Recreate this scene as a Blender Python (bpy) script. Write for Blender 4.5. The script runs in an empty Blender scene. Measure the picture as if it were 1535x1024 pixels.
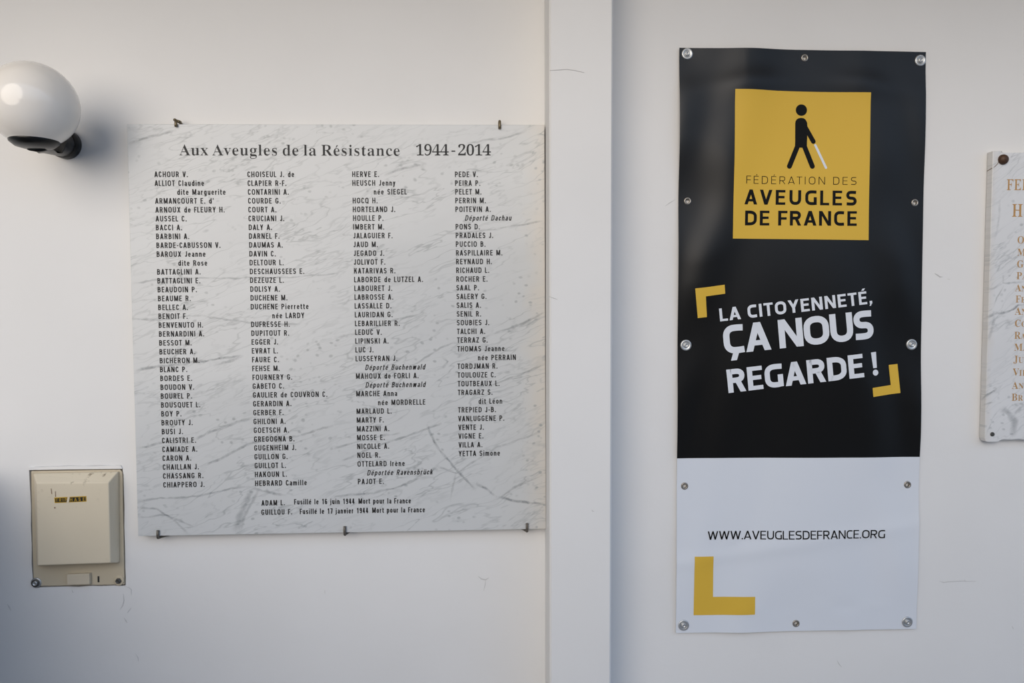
import bpy, bmesh, math, random
from mathutils import Vector, Matrix
random.seed(7)
PI = math.pi
DEBUG = False
C = bpy.context.scene
COL = C.collection

# ------------------------------------------------------------------ camera
F_PX = 1110.0
CAM = Vector((0.0, -1.82, 1.60))
YAW, PITCH, ROLL = math.radians(2.1718), math.radians(2.7699), math.radians(-0.2403)
fwd = Vector((math.sin(YAW)*math.cos(PITCH), math.cos(YAW)*math.cos(PITCH), -math.sin(PITCH)))
r0 = Vector((math.cos(YAW), -math.sin(YAW), 0)); u0 = r0.cross(fwd)
rt = math.cos(ROLL)*r0 + math.sin(ROLL)*u0
up = -math.sin(ROLL)*r0 + math.cos(ROLL)*u0
cd = bpy.data.cameras.new('camera'); cam = bpy.data.objects.new('camera', cd); COL.objects.link(cam)
cd.sensor_fit = 'HORIZONTAL'; cd.sensor_width = 36; cd.lens = 36*F_PX/1535; cd.clip_start = 0.01
M3 = Matrix((rt, up, -fwd)).transposed()
cam.matrix_world = Matrix.Translation(CAM) @ M3.to_4x4()
C.camera = cam

def at(px, py, Y=0.0):
    """the point of the upright plane y = Y that the photo shows at pixel (px, py)"""
    d = (px-767.5)*rt - (py-512)*up + F_PX*fwd
    return CAM + d*((Y-CAM.y)/d.y)

# ------------------------------------------------------------------ sky, sun, exposure
world = bpy.data.worlds.new('sky'); C.world = world; world.use_nodes = True
wn, wl = world.node_tree.nodes, world.node_tree.links
wn.clear()
wo = wn.new('ShaderNodeOutputWorld'); bg = wn.new('ShaderNodeBackground'); wl.new(bg.outputs[0], wo.inputs[0])
tc = wn.new('ShaderNodeTexCoord'); sx = wn.new('ShaderNodeSeparateXYZ'); wl.new(tc.outputs['Generated'], sx.inputs[0])
mr = wn.new('ShaderNodeMapRange'); wl.new(sx.outputs['X'], mr.inputs[0])
mr.inputs[1].default_value = -0.8; mr.inputs[2].default_value = 0.7
cr = wn.new('ShaderNodeValToRGB'); wl.new(mr.outputs[0], cr.inputs[0])
cr.color_ramp.elements[0].position = 0.0; cr.color_ramp.elements[0].color = (0.92, 0.96, 1.01, 1)
cr.color_ramp.elements[1].position = 1.0; cr.color_ramp.elements[1].color = (0.80, 1.03, 1.40, 1)
el_ = wn.new('ShaderNodeValToRGB'); wl.new(sx.outputs['Z'], el_.inputs[0])      # dim courtyard near the horizon, bright cloudy sky above it
for k, (p_, c_) in enumerate(((0.0, .25), (.12, .55), (.30, .90), (1.0, 1.0))):
    e_ = el_.color_ramp.elements[k] if k < 2 else el_.color_ramp.elements.new(p_)
    e_.position = p_; e_.color = (c_*.98, c_, c_*(1.0+.06*p_), 1)
mx_ = wn.new('ShaderNodeMix'); mx_.data_type = 'RGBA'; mx_.blend_type = 'MULTIPLY'; mx_.inputs[0].default_value = 1.0
wl.new(cr.outputs[0], mx_.inputs[6]); wl.new(el_.outputs[0], mx_.inputs[7])
wl.new(mx_.outputs[2], bg.inputs[0]); bg.inputs[1].default_value = 0.84
sd = bpy.data.lights.new('sun', 'SUN'); sun = bpy.data.objects.new('sun', sd); COL.objects.link(sun)
sd.energy = 1.85; sd.angle = math.radians(52); sd.color = (1.0, 0.88, 0.745)
SUN_AZ, SUN_EL = math.radians(19), math.radians(12)
to_sun = Vector((-math.sin(SUN_AZ)*math.cos(SUN_EL), -math.cos(SUN_AZ)*math.cos(SUN_EL), math.sin(SUN_EL)))
sun.rotation_euler = to_sun.to_track_quat('Z', 'Y').to_euler(); sun.location = to_sun*8
C.view_settings.view_transform = 'Standard'; C.view_settings.look = 'None'
C.view_settings.gamma = 1; C.view_settings.use_curve_mapping = False
C.view_settings.exposure = 0.18

# ------------------------------------------------------------------ materials
def srgb(r, g, b):
    f = lambda c: (c/12.92 if c <= .04045 else ((c+.055)/1.055)**2.4)
    return (f(r/255), f(g/255), f(b/255), 1)
def mat(name, col, rough=.6, metal=0.0, coat=0.0, spec=.5):
    m = bpy.data.materials.new(name); m.use_nodes = True
    b = m.node_tree.nodes['Principled BSDF']
    b.inputs['Base Color'].default_value = col; b.inputs['Roughness'].default_value = rough
    b.inputs['Metallic'].default_value = metal; b.inputs['Coat Weight'].default_value = coat
    b.inputs['Specular IOR Level'].default_value = spec
    return m
def N(m, kind, **kw):
    n = m.node_tree.nodes.new(kind)
    for k, v in kw.items():
        if k in n.inputs: n.inputs[k].default_value = v
        else: setattr(n, k, v)
    return n
def L(m, a, b): m.node_tree.links.new(a, b)
def bsdf(m): return m.node_tree.nodes['Principled BSDF']
def coords(m): return N(m, 'ShaderNodeTexCoord').outputs['Object']
def ramp(m, src, p0, p1, c0=(0,0,0,1), c1=(1,1,1,1)):
    r = N(m, 'ShaderNodeValToRGB'); L(m, src, r.inputs[0])
    e = r.color_ramp.elements
    e[0].position, e[0].color, e[1].position, e[1].color = p0, c0, p1, c1
    return r.outputs[0]
def mixc(m, fac, a, b):
    n = N(m, 'ShaderNodeMix', data_type='RGBA')
    for s, v in ((n.inputs[0], fac), (n.inputs[6], a), (n.inputs[7], b)):
        if hasattr(v, 'is_output'): L(m, v, s)
        else: s.default_value = v
    return n.outputs[2]
def maths(m, op, a, b=0.0, clamp=False):
    n = N(m, 'ShaderNodeMath', operation=op, use_clamp=clamp)
    for s, v in ((n.inputs[0], a), (n.inputs[1], b)):
        if hasattr(v, 'is_output'): L(m, v, s)
        else: s.default_value = v
    return n.outputs[0]
def bump(m, src, strength, dist):
    b = N(m, 'ShaderNodeBump'); b.inputs['Strength'].default_value = strength; b.inputs['Distance'].default_value = dist
    L(m, src, b.inputs['Height']); L(m, b.outputs[0], bsdf(m).inputs['Normal'])
def noise(m, vec, scale, detail=3, rough=.5, dist=0.0):
    n = N(m, 'ShaderNodeTexNoise', Scale=scale, Detail=detail, Roughness=rough, Distortion=dist)
    L(m, vec, n.inputs['Vector']); return n.outputs['Fac']
def mapping(m, vec, rot=(0,0,0), scale=(1,1,1), loc=(0,0,0)):
    n = N(m, 'ShaderNodeMapping'); L(m, vec, n.inputs['Vector'])
    n.inputs['Rotation'].default_value = rot; n.inputs['Scale'].default_value = scale; n.inputs['Location'].default_value = loc
    return n.outputs[0]

def wall_paint(name, col):
    m = mat(name, col, .55, spec=.3); v = coords(m)
    big = noise(m, v, 3.0, 4); fine = noise(m, v, 60, 3)
    L(m, mixc(m, ramp(m, big, .35, .7), col, tuple(c*.965 for c in col[:3])+(1,)), bsdf(m).inputs['Base Color'])
    bump(m, maths(m, 'ADD', maths(m, 'MULTIPLY', noise(m, v, 9, 3), .8), maths(m, 'MULTIPLY', fine, .25)), .12, .01)
    return m
M = {}
M['paint'] = wall_paint('white_wall_paint', (.79, .785, .775, 1))
M['crack'] = mat('crack_shadow_grey', (.33, .32, .31, 1), .9)
M['plaster'] = mat('bare_plaster', (.72, .70, .68, 1), .9)
M['ceiling'] = mat('beige_ceiling_paint', (.52, .44, .34, 1), .8)
M['floor'] = mat('grey_paving', (.20, .21, .23, 1), .8)
v_ = coords(M['floor']); L(M['floor'], mixc(M['floor'], noise(M['floor'], v_, 5, 5), (.14,.15,.17,1), (.22,.23,.26,1)), bsdf(M['floor']).inputs['Base Color'])
M['ink'] = mat('black_engraved_paint', (.012, .012, .013, 1), .6)
M['iron'] = mat('dull_iron', (.16, .145, .125, 1), .5, .7)
bump(M['iron'], noise(M['iron'], coords(M['iron']), 400, 3), .4, .002)
M['gold'] = mat('gilded_paint', srgb(176, 128, 66), .45, .25)
L(M['gold'], mixc(M['gold'], noise(M['gold'], coords(M['gold']), 300, 3), srgb(160,110,56), srgb(218,174,110)), bsdf(M['gold']).inputs['Base Color'])

# marble -----------------------------------------------------------
def vein_material():
    """translucent grey mineral streak, fading out towards its sides (vertex attribute 'fade')"""
    m = mat('grey_vein', (.33, .35, .36, 1), .28)
    at_ = N(m, 'ShaderNodeAttribute', attribute_name='fade'); tr = N(m, 'ShaderNodeBsdfTransparent'); mx = N(m, 'ShaderNodeMixShader')
    k = maths(m, 'MULTIPLY', at_.outputs['Fac'], ramp(m, noise(m, coords(m), 38, 4, .6), .30, .62))
    L(m, k, mx.inputs[0]); L(m, tr.outputs[0], mx.inputs[1]); L(m, bsdf(m).outputs[0], mx.inputs[2])
    L(m, mx.outputs[0], m.node_tree.nodes['Material Output'].inputs[0]); return m
M['vein'] = vein_material()
def add_veins(bm, lines, Y, slot=1):
    """lines = [(pixel points, half width in metres, strength)], laid as thin fading ribbons on the slab's face"""
    lay = bm.verts.layers.float.new('fade'); rnd = random.Random(3)
    for pts, w, s in lines:
        P = [at(x, y, Y) for x, y in pts]; Q = []
        for a, b in zip(P, P[1:]):
            n = max(2, int((b-a).length/.008))
            Q += [a.lerp(b, i/n) for i in range(n)]
        Q.append(P[-1]); n = len(Q); jx = 0; rows = []
        for i, p in enumerate(Q):
            t = (Q[min(i+1, n-1)]-Q[max(i-1, 0)]).normalized(); sd = Vector((-t.z, 0, t.x))
            jx = jx*.88+rnd.uniform(-.0013, .0013)
            ends = min(1, i/3.0, (n-1-i)/3.0); ww = w*(.6+.5*rnd.random()); ss = s*min(1, .15+ends)*(.75+.35*rnd.random())
            c = p+sd*jx+Vector((0, -.00015, 0)); row = []
            for k, f in ((-1, 0), (-.35, .8), (0, 1), (.35, .8), (1, 0)):
                v = bm.verts.new(c+sd*(ww*k)); v[lay] = f*ss; row.append(v)
            rows.append(row)
        for r0_, r1_ in zip(rows, rows[1:]):
            for k in range(4):
                f = bm.faces.new([r0_[k], r1_[k], r1_[k+1], r0_[k+1]]); f.material_index = slot; f.normal_update()
                if f.normal.y > 0: f.normal_flip()
def marble(name, angle, beige_edge=None, seed=0.0, base=(.615,.63,.635,1), vein=(.36,.38,.385,1), amount=.66):
    """white marble: coordinates x right, z up on the slab's own face"""
    m = mat(name, base, .28, coat=.1); v = coords(m)
    flat = mapping(m, v, scale=(1, 0, 1), loc=(seed, 0, seed*.7))
    warp = N(m, 'ShaderNodeTexNoise', Scale=7.0, Detail=4.0); L(m, flat, warp.inputs['Vector'])
    off = N(m, 'ShaderNodeVectorMath', operation='MULTIPLY_ADD'); L(m, warp.outputs['Color'], off.inputs[0])
    off.inputs[1].default_value = (.04, 0, .04); L(m, flat, off.inputs[2])
    rotd = mapping(m, mapping(m, off.outputs[0], rot=(0, angle, 0)), scale=(.40, 1, 1.9))
    masks = []
    for sc, wd, dt, st, sd_ in ((8.0, .011, 3, .60, 0), (16.0, .022, 3, .42, 3.3), (4.5, .006, 5, .70, 8.1)):
        q = mapping(m, rotd, loc=(sd_, 0, sd_*1.7))
        n = noise(m, q, sc, dt, .55)
        line = maths(m, 'SUBTRACT', 1.0, maths(m, 'DIVIDE', maths(m, 'ABSOLUTE', maths(m, 'SUBTRACT', n, .5)), wd), True)
        gate = ramp(m, noise(m, mapping(m, flat, loc=(sd_*3+1, 0, sd_)), 5.0, 3), .38, .58)
        masks.append(maths(m, 'MULTIPLY', maths(m, 'MULTIPLY', line, gate), st))
    # dark flecks
    vor = N(m, 'ShaderNodeTexVoronoi', Scale=62.0); L(m, mapping(m, off.outputs[0], rot=(0, angle*2.2, 0), scale=(.75, 1, 1)), vor.inputs['Vector'])
    fl = maths(m, 'MULTIPLY', ramp(m, vor.outputs['Distance'], .12, .26, (1,1,1,1), (0,0,0,1)), ramp(m, noise(m, flat, 7, 3), .50, .57))
    masks.append(maths(m, 'MULTIPLY', fl, .7))
    tot = None
    for k in masks: tot = k if tot is None else maths(m, 'ADD', tot, k, True)
    cloud = mixc(m, ramp(m, noise(m, rotd, 4.0, 5, .6), .3, .75), base, tuple(c*.93 for c in base[:3])+(1,))
    if beige_edge:
        x_full, x_none = beige_edge
        sp = N(m, 'ShaderNodeSeparateXYZ'); L(m, v, sp.inputs[0])
        jx = maths(m, 'ADD', sp.outputs[0], maths(m, 'MULTIPLY', maths(m, 'SUBTRACT', noise(m, flat, 14, 4), .5), abs(x_full-x_none)*1.4))
        r = N(m, 'ShaderNodeMapRange'); L(m, jx, r.inputs[0]); r.inputs[1].default_value = x_none; r.inputs[2].default_value = x_full
        cloud = mixc(m, maths(m, 'MULTIPLY', r.outputs[0], .5), cloud, (.66, .60, .52, 1))
    L(m, mixc(m, maths(m, 'MULTIPLY', tot, amount*1.6, True), cloud, vein), bsdf(m).inputs['Base Color'])
    return m

# ------------------------------------------------------------------ building helpers
def tag(o, label=None, cat=None, group=None, kind=None):
    for k, v in (('label', label), ('category', cat), ('group', group), ('kind', kind)):
        if v: o[k] = v
    return o
def empty(name, loc, label, cat):
    o = bpy.data.objects.new(name, None); COL.objects.link(o); o.location = loc; o.empty_display_size = .05
    return tag(o, label, cat)
def link(name, bm, mats, parent=None, smooth=False, origin=None):
    """links a bmesh (world coordinates) as one mesh object under parent"""
    me = bpy.data.meshes.new(name)
    org = Vector(origin) if origin is not None else (Vector(parent_loc(parent)) if parent else Vector((0,0,0)))
    bmesh.ops.translate(bm, verts=bm.verts, vec=-org)
    bm.to_mesh(me); bm.free()
    for m in (mats if isinstance(mats, (list, tuple)) else [mats]): me.materials.append(m)
    if smooth:
        for p in me.polygons: p.use_smooth = True
    o = bpy.data.objects.new(name, me); COL.objects.link(o)
    if parent:
        o.parent = parent; o.location = org - Vector(parent_loc(parent))
    else: o.location = org
    return o
def parent_loc(o):
    v = Vector((0,0,0))
    while o: v = v + Vector(o.location); o = o.parent
    return v
def quad(bm, pts):
    return bm.faces.new([bm.verts.new(p) for p in pts])
def slab_from(bm, front, back):
    """closed solid from two loops of equal length (front loop wound counter-clockwise as seen from -y)"""
    a = [bm.verts.new(p) for p in front]; b = [bm.verts.new(p) for p in back]
    n = len(a)
    bm.faces.new(a); bm.faces.new(b[::-1])
    for i in range(n): bm.faces.new([a[i], b[i], b[(i+1) % n], a[(i+1) % n]])
    bmesh.ops.recalc_face_normals(bm, faces=bm.faces)
def bevel_all(bm, w, seg=2, ang=.6):
    es = [e for e in bm.edges if len(e.link_faces) == 2 and e.calc_face_angle(0) > ang]
    bmesh.ops.bevel(bm, geom=es, offset=w, segments=seg, affect='EDGES', profile=.6)
def box(bm, c, s):
    r = bmesh.ops.create_cube(bm, size=1); bmesh.ops.scale(bm, vec=s, verts=r['verts']); bmesh.ops.translate(bm, vec=c, verts=r['verts'])
def lathe(bm, prof, M4, n=32):
    """profile [(r, h)] spun round the local z axis, placed with M4"""
    rings = []
    for r, h in prof:
        if r < 1e-6: rings.append([bm.verts.new(M4 @ Vector((0,0,h)))])
        else: rings.append([bm.verts.new(M4 @ Vector((r*math.cos(2*PI*k/n), r*math.sin(2*PI*k/n), h))) for k in range(n)])
    for a, b in zip(rings, rings[1:]):
        for k in range(n):
            k2 = (k+1) % n
            if len(a) == 1 and len(b) == 1: continue
            if len(a) == 1: bm.faces.new([a[0], b[k], b[k2]])
            elif len(b) == 1: bm.faces.new([a[k], b[0], a[k2]])
            else: bm.faces.new([a[k], b[k], b[k2], a[k2]])
    bmesh.ops.recalc_face_normals(bm, faces=bm.faces)
def outward(p):   # frame at p whose z axis points out of the wall (-y)
    return Matrix.Translation(p) @ Matrix(((1,0,0),(0,0,-1),(0,1,0))).to_4x4()
def loft(bm, secs):
    rings = [[bm.verts.new(p) for p in s] for s in secs]
    n = len(rings[0])
    for a, b in zip(rings, rings[1:]):
        for k in range(n): bm.faces.new([a[k], a[(k+1) % n], b[(k+1) % n], b[k]])
    bm.faces.new(rings[0][::-1]); bm.faces.new(rings[-1])
    bmesh.ops.recalc_face_normals(bm, faces=bm.faces)
def tube(bm, pts, r, n=10, flat=1.0):
    pts = [Vector(p) for p in pts]; secs = []; ref = Vector((1, 0, 0))
    for i, p in enumerate(pts):
        t = (pts[min(i+1, len(pts)-1)] - pts[max(i-1, 0)]).normalized()
        b = t.cross(ref).normalized(); a = b.cross(t)
        secs.append([p + a*r*math.cos(2*PI*k/n) + b*r*flat*math.sin(2*PI*k/n) for k in range(n)])
    loft(bm, secs)
def polys_bm(polys, fn):
    bm = bmesh.new()
    for p in polys:
        vs = [bm.verts.new(fn(x, y)) for x, y in p]
        try: bm.faces.new(vs)
        except ValueError: pass
    for f in bm.faces:
        f.normal_update()
        if f.normal.y > 0: f.normal_flip()
    return bm
# ------------------------------------------------------------------ lettering
# sans letters drawn stroke by stroke: cap height 1, stroke t, width factor ws; 'soft' = squarish poster face
def el(cx, cy, rx, ry, a0, a1, n=8, e=2.3):
    out = []
    for k in range(n+1):
        a = math.radians(a0+(a1-a0)*k/n); c, s = math.cos(a), math.sin(a)
        out.append((cx+rx*math.copysign(abs(c)**(2/e), c), cy+ry*math.copysign(abs(s)**(2/e), s)))
    return out
def rib(pts, t, closed=False):
    p = [pts[0]]
    for q in pts[1:]:
        if abs(q[0]-p[-1][0])+abs(q[1]-p[-1][1]) > 1e-5: p.append(q)
    if closed and abs(p[0][0]-p[-1][0])+abs(p[0][1]-p[-1][1]) < 1e-5: p.pop()
    n = len(p); L_, R_ = [], []
    for i in range(n):
        a = p[(i-1) % n] if (closed or i > 0) else None
        b = p[(i+1) % n] if (closed or i < n-1) else None
        d = []
        for u, v in ((a, p[i]), (p[i], b)):
            if u is None or v is None: continue
            l = math.hypot(v[0]-u[0], v[1]-u[1]); d.append(((v[0]-u[0])/l, (v[1]-u[1])/l))
        nx = -sum(q[1] for q in d); ny = sum(q[0] for q in d); l = math.hypot(nx, ny); nx /= l; ny /= l
        k = t/2/max(.5, -nx*d[0][1]+ny*d[0][0])
        L_.append((p[i][0]+nx*k, p[i][1]+ny*k)); R_.append((p[i][0]-nx*k, p[i][1]-ny*k))
    m = n if closed else n-1
    return [[R_[i], R_[(i+1) % n], L_[(i+1) % n], L_[i]] for i in range(m)]
def rc(x0, y0, x1, y1): return [[(x0,y0),(x1,y0),(x1,y1),(x0,y1)]]
def dg(x0, y0, x1, y1, th): return [[(x0,y0),(x0+th,y0),(x1+th,y1),(x1,y1)]]
CAPW = dict(A=.74,B=.64,C=.60,D=.68,E=.55,F=.53,G=.66,H=.68,I=0,J=.46,K=.67,L=.52,M=.86,N=.70,O=.73,P=.62,Q=.73,R=.65,S=.60,T=.60,U=.67,V=.72,W=1.04,X=.70,Y=.70,Z=.58)
LOWW = dict(a=.53,b=.57,c=.50,d=.57,e=.55,f=.36,g=.57,h=.56,i=0,j=0,k=.54,l=0,m=.86,n=.56,o=.57,p=.57,q=.57,r=.38,s=.50,t=.36,u=.56,v=.54,w=.80,x=.55,y=.54,z=.48)
ACC = {'É':('E','a'),'é':('e','a'),'è':('e','g'),'ü':('u','u'),'Ç':('C','c')}
def sans(ch, t, ws, soft):
    h = t/2; th = t*1.1; hz = t*(.80 if soft else .9)
    if ch in ACC:
        b, k = ACC[ch]; P, W = sans(b, t, ws, soft); top = 1.0 if b.isupper() else .73
        y0, y1 = top+.07, top+.07+.16
        if k == 'a': P = P+dg(W/2-t*.35, y0, W/2+.06, y1, t*.95)
        if k == 'g': P = P+dg(W/2-.0, y0, W/2-.06-t*.95, y1, t*.95)
        if k == 'u': P = P+rc(W*.5-t*1.25, y0, W*.5-t*.3, y0+t*.9)+rc(W*.5+t*.3, y0, W*.5+t*1.25, y0+t*.9)
        if k == 'c': P = P+dg(W/2-t*.75, -.24, W/2-t*.3, .02, t*.95)
        return P, W
    if ch == ' ': return [], (.22 if soft else .26*ws/.8)
    if ch == '.': return rc(0, 0, t*1.05, t*1.05), t*1.05
    if ch == ',': return rc(.02, 0, .02+t, t)+dg(-.02, -.16, .02+t*.25, .02, t*.6), t
    if ch == '!': return [[(0,1),(t*1.05,1),(t*.9,.32),(t*.15,.32)]]+[el(t*.52, t*.55, t*.58, t*.58, 0, 330, 11, 2)], t*1.05
    if ch == '-': return rc(0, .34, .27*ws/.8, .34+hz), .27*ws/.8
    if ch == "'": return dg(.0, .68, .02, 1.0, t*.8), t
    if ch.isdigit():
        W = .54*ws; r = W/2-h
        if ch == '1': return rc(W-t-.06, 0, W-.06, 1)+dg(.06, .70, W-t-.06, .86, t*.9)+dg(W-t*1.6-.06, .80, W-t-.06, 1, t*.5), W
        if ch == '4': return rc(W-t-.08, 0, W-.08, 1)+rc(0, .2, W, .2+hz)+dg(0, .22, W-t*1.3-.08, 1, th), W
        if ch == '7': return rc(0, 1-hz, W, 1)+dg(.1, 0, W-th, 1-hz, th), W
        six = rib(el(W/2, .31, r, .31-h, 0, 360, 20), t, True)+rib([(h, .31), (h, .66)]+el(W/2, .66, r, .34-h, 180, 30, 10), t)
        if ch == '6': return six, W
        if ch == '9': return [[(W-x, 1-y) for x, y in p] for p in six], W
    if ch.isupper():
        W = max(CAPW[ch]*ws, t); k = .40 if soft else .33; rx = W/2-h
        st = rc(0, 0, t, 1)
        if ch == 'A':
            xa = W/2-th/2; f = lambda y: xa*y+th*.5
            return dg(0, 0, xa, 1, th)+dg(W-th, 0, xa, 1, th)+rc(f(.2), .2, W-f(.2), .2+hz), W
        if ch == 'V': return dg(W/2-th/2, 0, 0, 1, th)+dg(W/2-th/2, 0, W-th, 1, th), W
        if ch == 'W':
            q = W*.27-th/2; e = W*.73-th/2
            return dg(q, 0, 0, 1, th)+dg(q, 0, W/2-th/2, 1, th)+dg(e, 0, W/2-th/2, 1, th)+dg(e, 0, W-th, 1, th), W
        if ch == 'N': return st+rc(W-t, 0, W, 1)+dg(W-th, 0, 0, 1, th), W
        if ch == 'M': return st+rc(W-t, 0, W, 1)+dg(W/2-th/2, .06, 0, 1, th)+dg(W/2-th/2, .06, W-th, 1, th), W
        if ch == 'K': return st+dg(t*.6, .36, W-th*1.15, 1, th*1.1)+dg(W-th*1.05, 0, t+.04, .60, th*1.05), W
        if ch == 'X': return dg(0, 0, W-th, 1, th)+dg(W-th, 0, 0, 1, th), W
        if ch == 'Y': return rc(W/2-h, 0, W/2+h, .42)+dg(W/2-th/2, .40, 0, 1, th)+dg(W/2-th/2, .40, W-th, 1, th), W
        if ch == 'Z': return rc(0, 1-hz, W, 1)+rc(0, 0, W, hz)+dg(0, hz*.9, W-th, 1-hz*.9, th), W
        if ch == 'I': return st, t
        if ch == 'H': return st+rc(W-t, 0, W, 1)+rc(t, .5-hz/2, W-t, .5+hz/2), W
        if ch == 'E': return st+rc(t, 1-hz, W, 1)+rc(t, 0, W, hz)+rc(t, .52-hz/2, W*.92, .52+hz/2), W
        if ch == 'F': return st+rc(t, 1-hz, W, 1)+rc(t, .48-hz/2, W*.92, .48+hz/2), W
        if ch == 'L': return st+rc(t, 0, W, hz), W
        if ch == 'T': return rc(W/2-h, 0, W/2+h, 1)+rc(0, 1-hz, W, 1), W
        if ch == 'U': return rib([(h, 1)]+el(W/2, k, rx, k-h, 180, 360, 12)+[(W-h, 1)], t), W
        if ch == 'J': return rib([(W-h, 1)]+el(W/2, .3, rx, .3-h, 0, -165, 10), t), W
        O = rib(el(W/2, 1-k, rx, k-h, 0, 180, 12)+el(W/2, k, rx, k-h, 180, 360, 12), t, True)
        if ch == 'O': return O, W
        if ch == 'Q': return O+dg(W*.52, .22, W-th*.8, -.06, th), W
        if ch in 'CG':
            if soft: top = [(W*.97, 1-h-.012), (W*.72, 1-h)]+el(W*.56, 1-k, W*.56-h, k-h, 90, 180, 8); bot = el(W*.56, k, W*.56-h, k-h, 180, 270, 8)+[(W*.72, h), (W*.97, h+.012)]
            else: top = el(W/2, 1-k, rx, k-h, 8, 180, 12); bot = el(W/2, k, rx, k-h, 180, 352, 12)
            if ch == 'C': return rib(top+bot, t), W
            if soft: return rib(top+bot[:-1]+[(W-h, h+.02)], t)+rc(W-t, .02, W, .54), W
            return rib(top+bot+[(W-h, .5)], t)+rc(W*.5, .5-hz, W, .5), W
        if ch == 'S':
            ry = (1-t)/4
            a = ([(W*.93, 1-h-.01), (W*.62, 1-h)]+el(W*.48, 1-h-ry, W*.48-h, ry, 90, 180, 7)) if soft else el(W/2, 1-h-ry, rx, ry, 15, 180, 12)
            m = el(W/2, 1-h-ry, rx, ry, 180, 270, 6)+el(W/2, h+ry, rx, ry, 90, 0, 6)
            b = (el(W*.52, h+ry, W*.48-h, ry, 0, -90, 7)+[(W*.38, h), (W*.05, h+.012)]) if soft else el(W/2, h+ry, rx, ry, 0, -165, 12)
            return rib(a+m+b, t), W
        if ch == 'D':
            r2 = min(W*.55, .40)
            return st+rib([(h, 1-h), (W-h-r2, 1-h)]+el(W-h-r2, 1-k, r2, k-h, 90, 0, 8)+el(W-h-r2, k, r2, k-h, 0, -90, 8)+[(h, h)], t), W
        bowl = lambda y0, y1, w: rib([(h, y1-h), (w-h-(y1-y0)*.40, y1-h)]+el(w-h-(y1-y0)*.40, (y0+y1)/2, (y1-y0)*.40, (y1-y0)/2-h, 90, -90, 10)+[(h, y0+h)], t)
        if ch == 'P': return st+bowl(.38, 1, W), W
        if ch == 'R': return st+bowl(.40, 1, W*.97)+dg(W-th, 0, W*.42, .46, th), W
        if ch == 'B': return st+bowl(.47, 1, W*.94)+bowl(0, .47+t, W), W
    x = .73; W = max(LOWW[ch]*ws, t); rx = W/2-h; k = .30
    o = rib(el(W/2, x-k, rx, k-h, 0, 180, 10)+el(W/2, k, rx, k-h, 180, 360, 10), t, True) if ch in 'obdpqg' else None
    arch = lambda a, b: rib([(a+h, x-k)]+el((a+b)/2, x-k, (b-a)/2-h, k-h, 180, 0, 10)+[(b-h, 0)], t)
    if ch == 'o': return o, W
    if ch == 'l': return rc(0, 0, t, 1), t
    if ch == 'i': return rc(0, 0, t, x)+rc(0, .85, t, 1), t
    if ch == 'j': return rc(0, -.1, t, x)+rc(0, .85, t, 1)+dg(-t*.9, -.22, 0, -.06, t), t
    if ch == 'n': return rc(0, 0, t, x)+arch(0, W), W
    if ch == 'h': return rc(0, 0, t, 1)+arch(0, W), W
    if ch == 'm': return rc(0, 0, t, x)+arch(0, W/2+h)+arch(W/2-h, W), W
    if ch == 'u': return [[(W-a, x-b) for a, b in p] for p in rc(0, 0, t, x)+arch(0, W)], W
    if ch == 'r': return rc(0, 0, t, x)+rib([(h, x-k)]+el(W*.75, x-k, W*.75-h, k-h, 180, 75, 7), t), W
    if ch == 'b': return rc(0, 0, t, 1)+o, W
    if ch == 'd': return rc(W-t, 0, W, 1)+o, W
    if ch == 'p': return rc(0, -.25, t, x)+o, W
    if ch == 'q': return rc(W-t, -.25, W, x)+o, W
    if ch == 'g': return o+rib([(W-h, x), (W-h, -.08)]+el(W/2, -.08, rx, .18-h, 0, -150, 8), t), W
    if ch == 'c': return rib(el(W/2, x-k, rx, k-h, 15, 180, 10)+el(W/2, k, rx, k-h, 180, 345, 10), t), W
    if ch == 'e': return rib([(W-h, .34)]+el(W/2, x-k, rx, k-h, 0, 180, 10)+el(W/2, k, rx, k-h, 180, 335, 10), t)+rc(t, .31, W-h, .31+hz*.8), W
    if ch == 'a': return rib(el(W/2, x-.24, rx, .24-h, 160, 0, 8)+[(W-h, 0)], t)+rib([(W-h, .45-h)]+el(W*.45, .225, W*.45-h, .225-h, 90, 270, 8)+[(W-h, .1)], t*.95), W
    if ch == 's':
        ry = (x-t)/4
        return rib(el(W/2, x-h-ry, rx, ry, 15, 180, 8)+el(W/2, x-h-ry, rx, ry, 180, 270, 4)+el(W/2, h+ry, rx, ry, 90, 0, 4)+el(W/2, h+ry, rx, ry, 0, -165, 8), t), W
    if ch == 't': return rib([(W*.38, .92), (W*.38, .2), (W*.55, h), (W, h)], t)+rc(0, x-hz, W, x), W
    if ch == 'f': return rib([(W*.42, 0), (W*.42, .84), (W*.62, 1-h), (W, 1-h)], t)+rc(0, x-hz, W, x), W
    if ch == 'k': return rc(0, 0, t, 1)+dg(t*.6, .26, W-th, x, th)+dg(W-th, 0, t+.03, .44, th), W
    if ch == 'v': return dg(W/2-th/2, 0, 0, x, th)+dg(W/2-th/2, 0, W-th, x, th), W
    if ch == 'y': return dg(W/2-th/2, 0, 0, x, th)+dg(W*.22-th/2, -.25, W-th, x, th), W
    if ch == 'x': return dg(0, 0, W-th, x, th)+dg(W-th, 0, 0, x, th), W
    if ch == 'z': return rc(0, x-hz, W, x)+rc(0, 0, W, hz)+dg(0, hz, W-th, x-hz, th), W
    if ch == 'w':
        return dg(W*.27-th/2, 0, 0, x, th)+dg(W*.27-th/2, 0, W/2-th/2, x, th)+dg(W*.73-th/2, 0, W/2-th/2, x, th)+dg(W*.73-th/2, 0, W-th, x, th), W
    raise KeyError(ch)
WORD_ENDS = []
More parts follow.
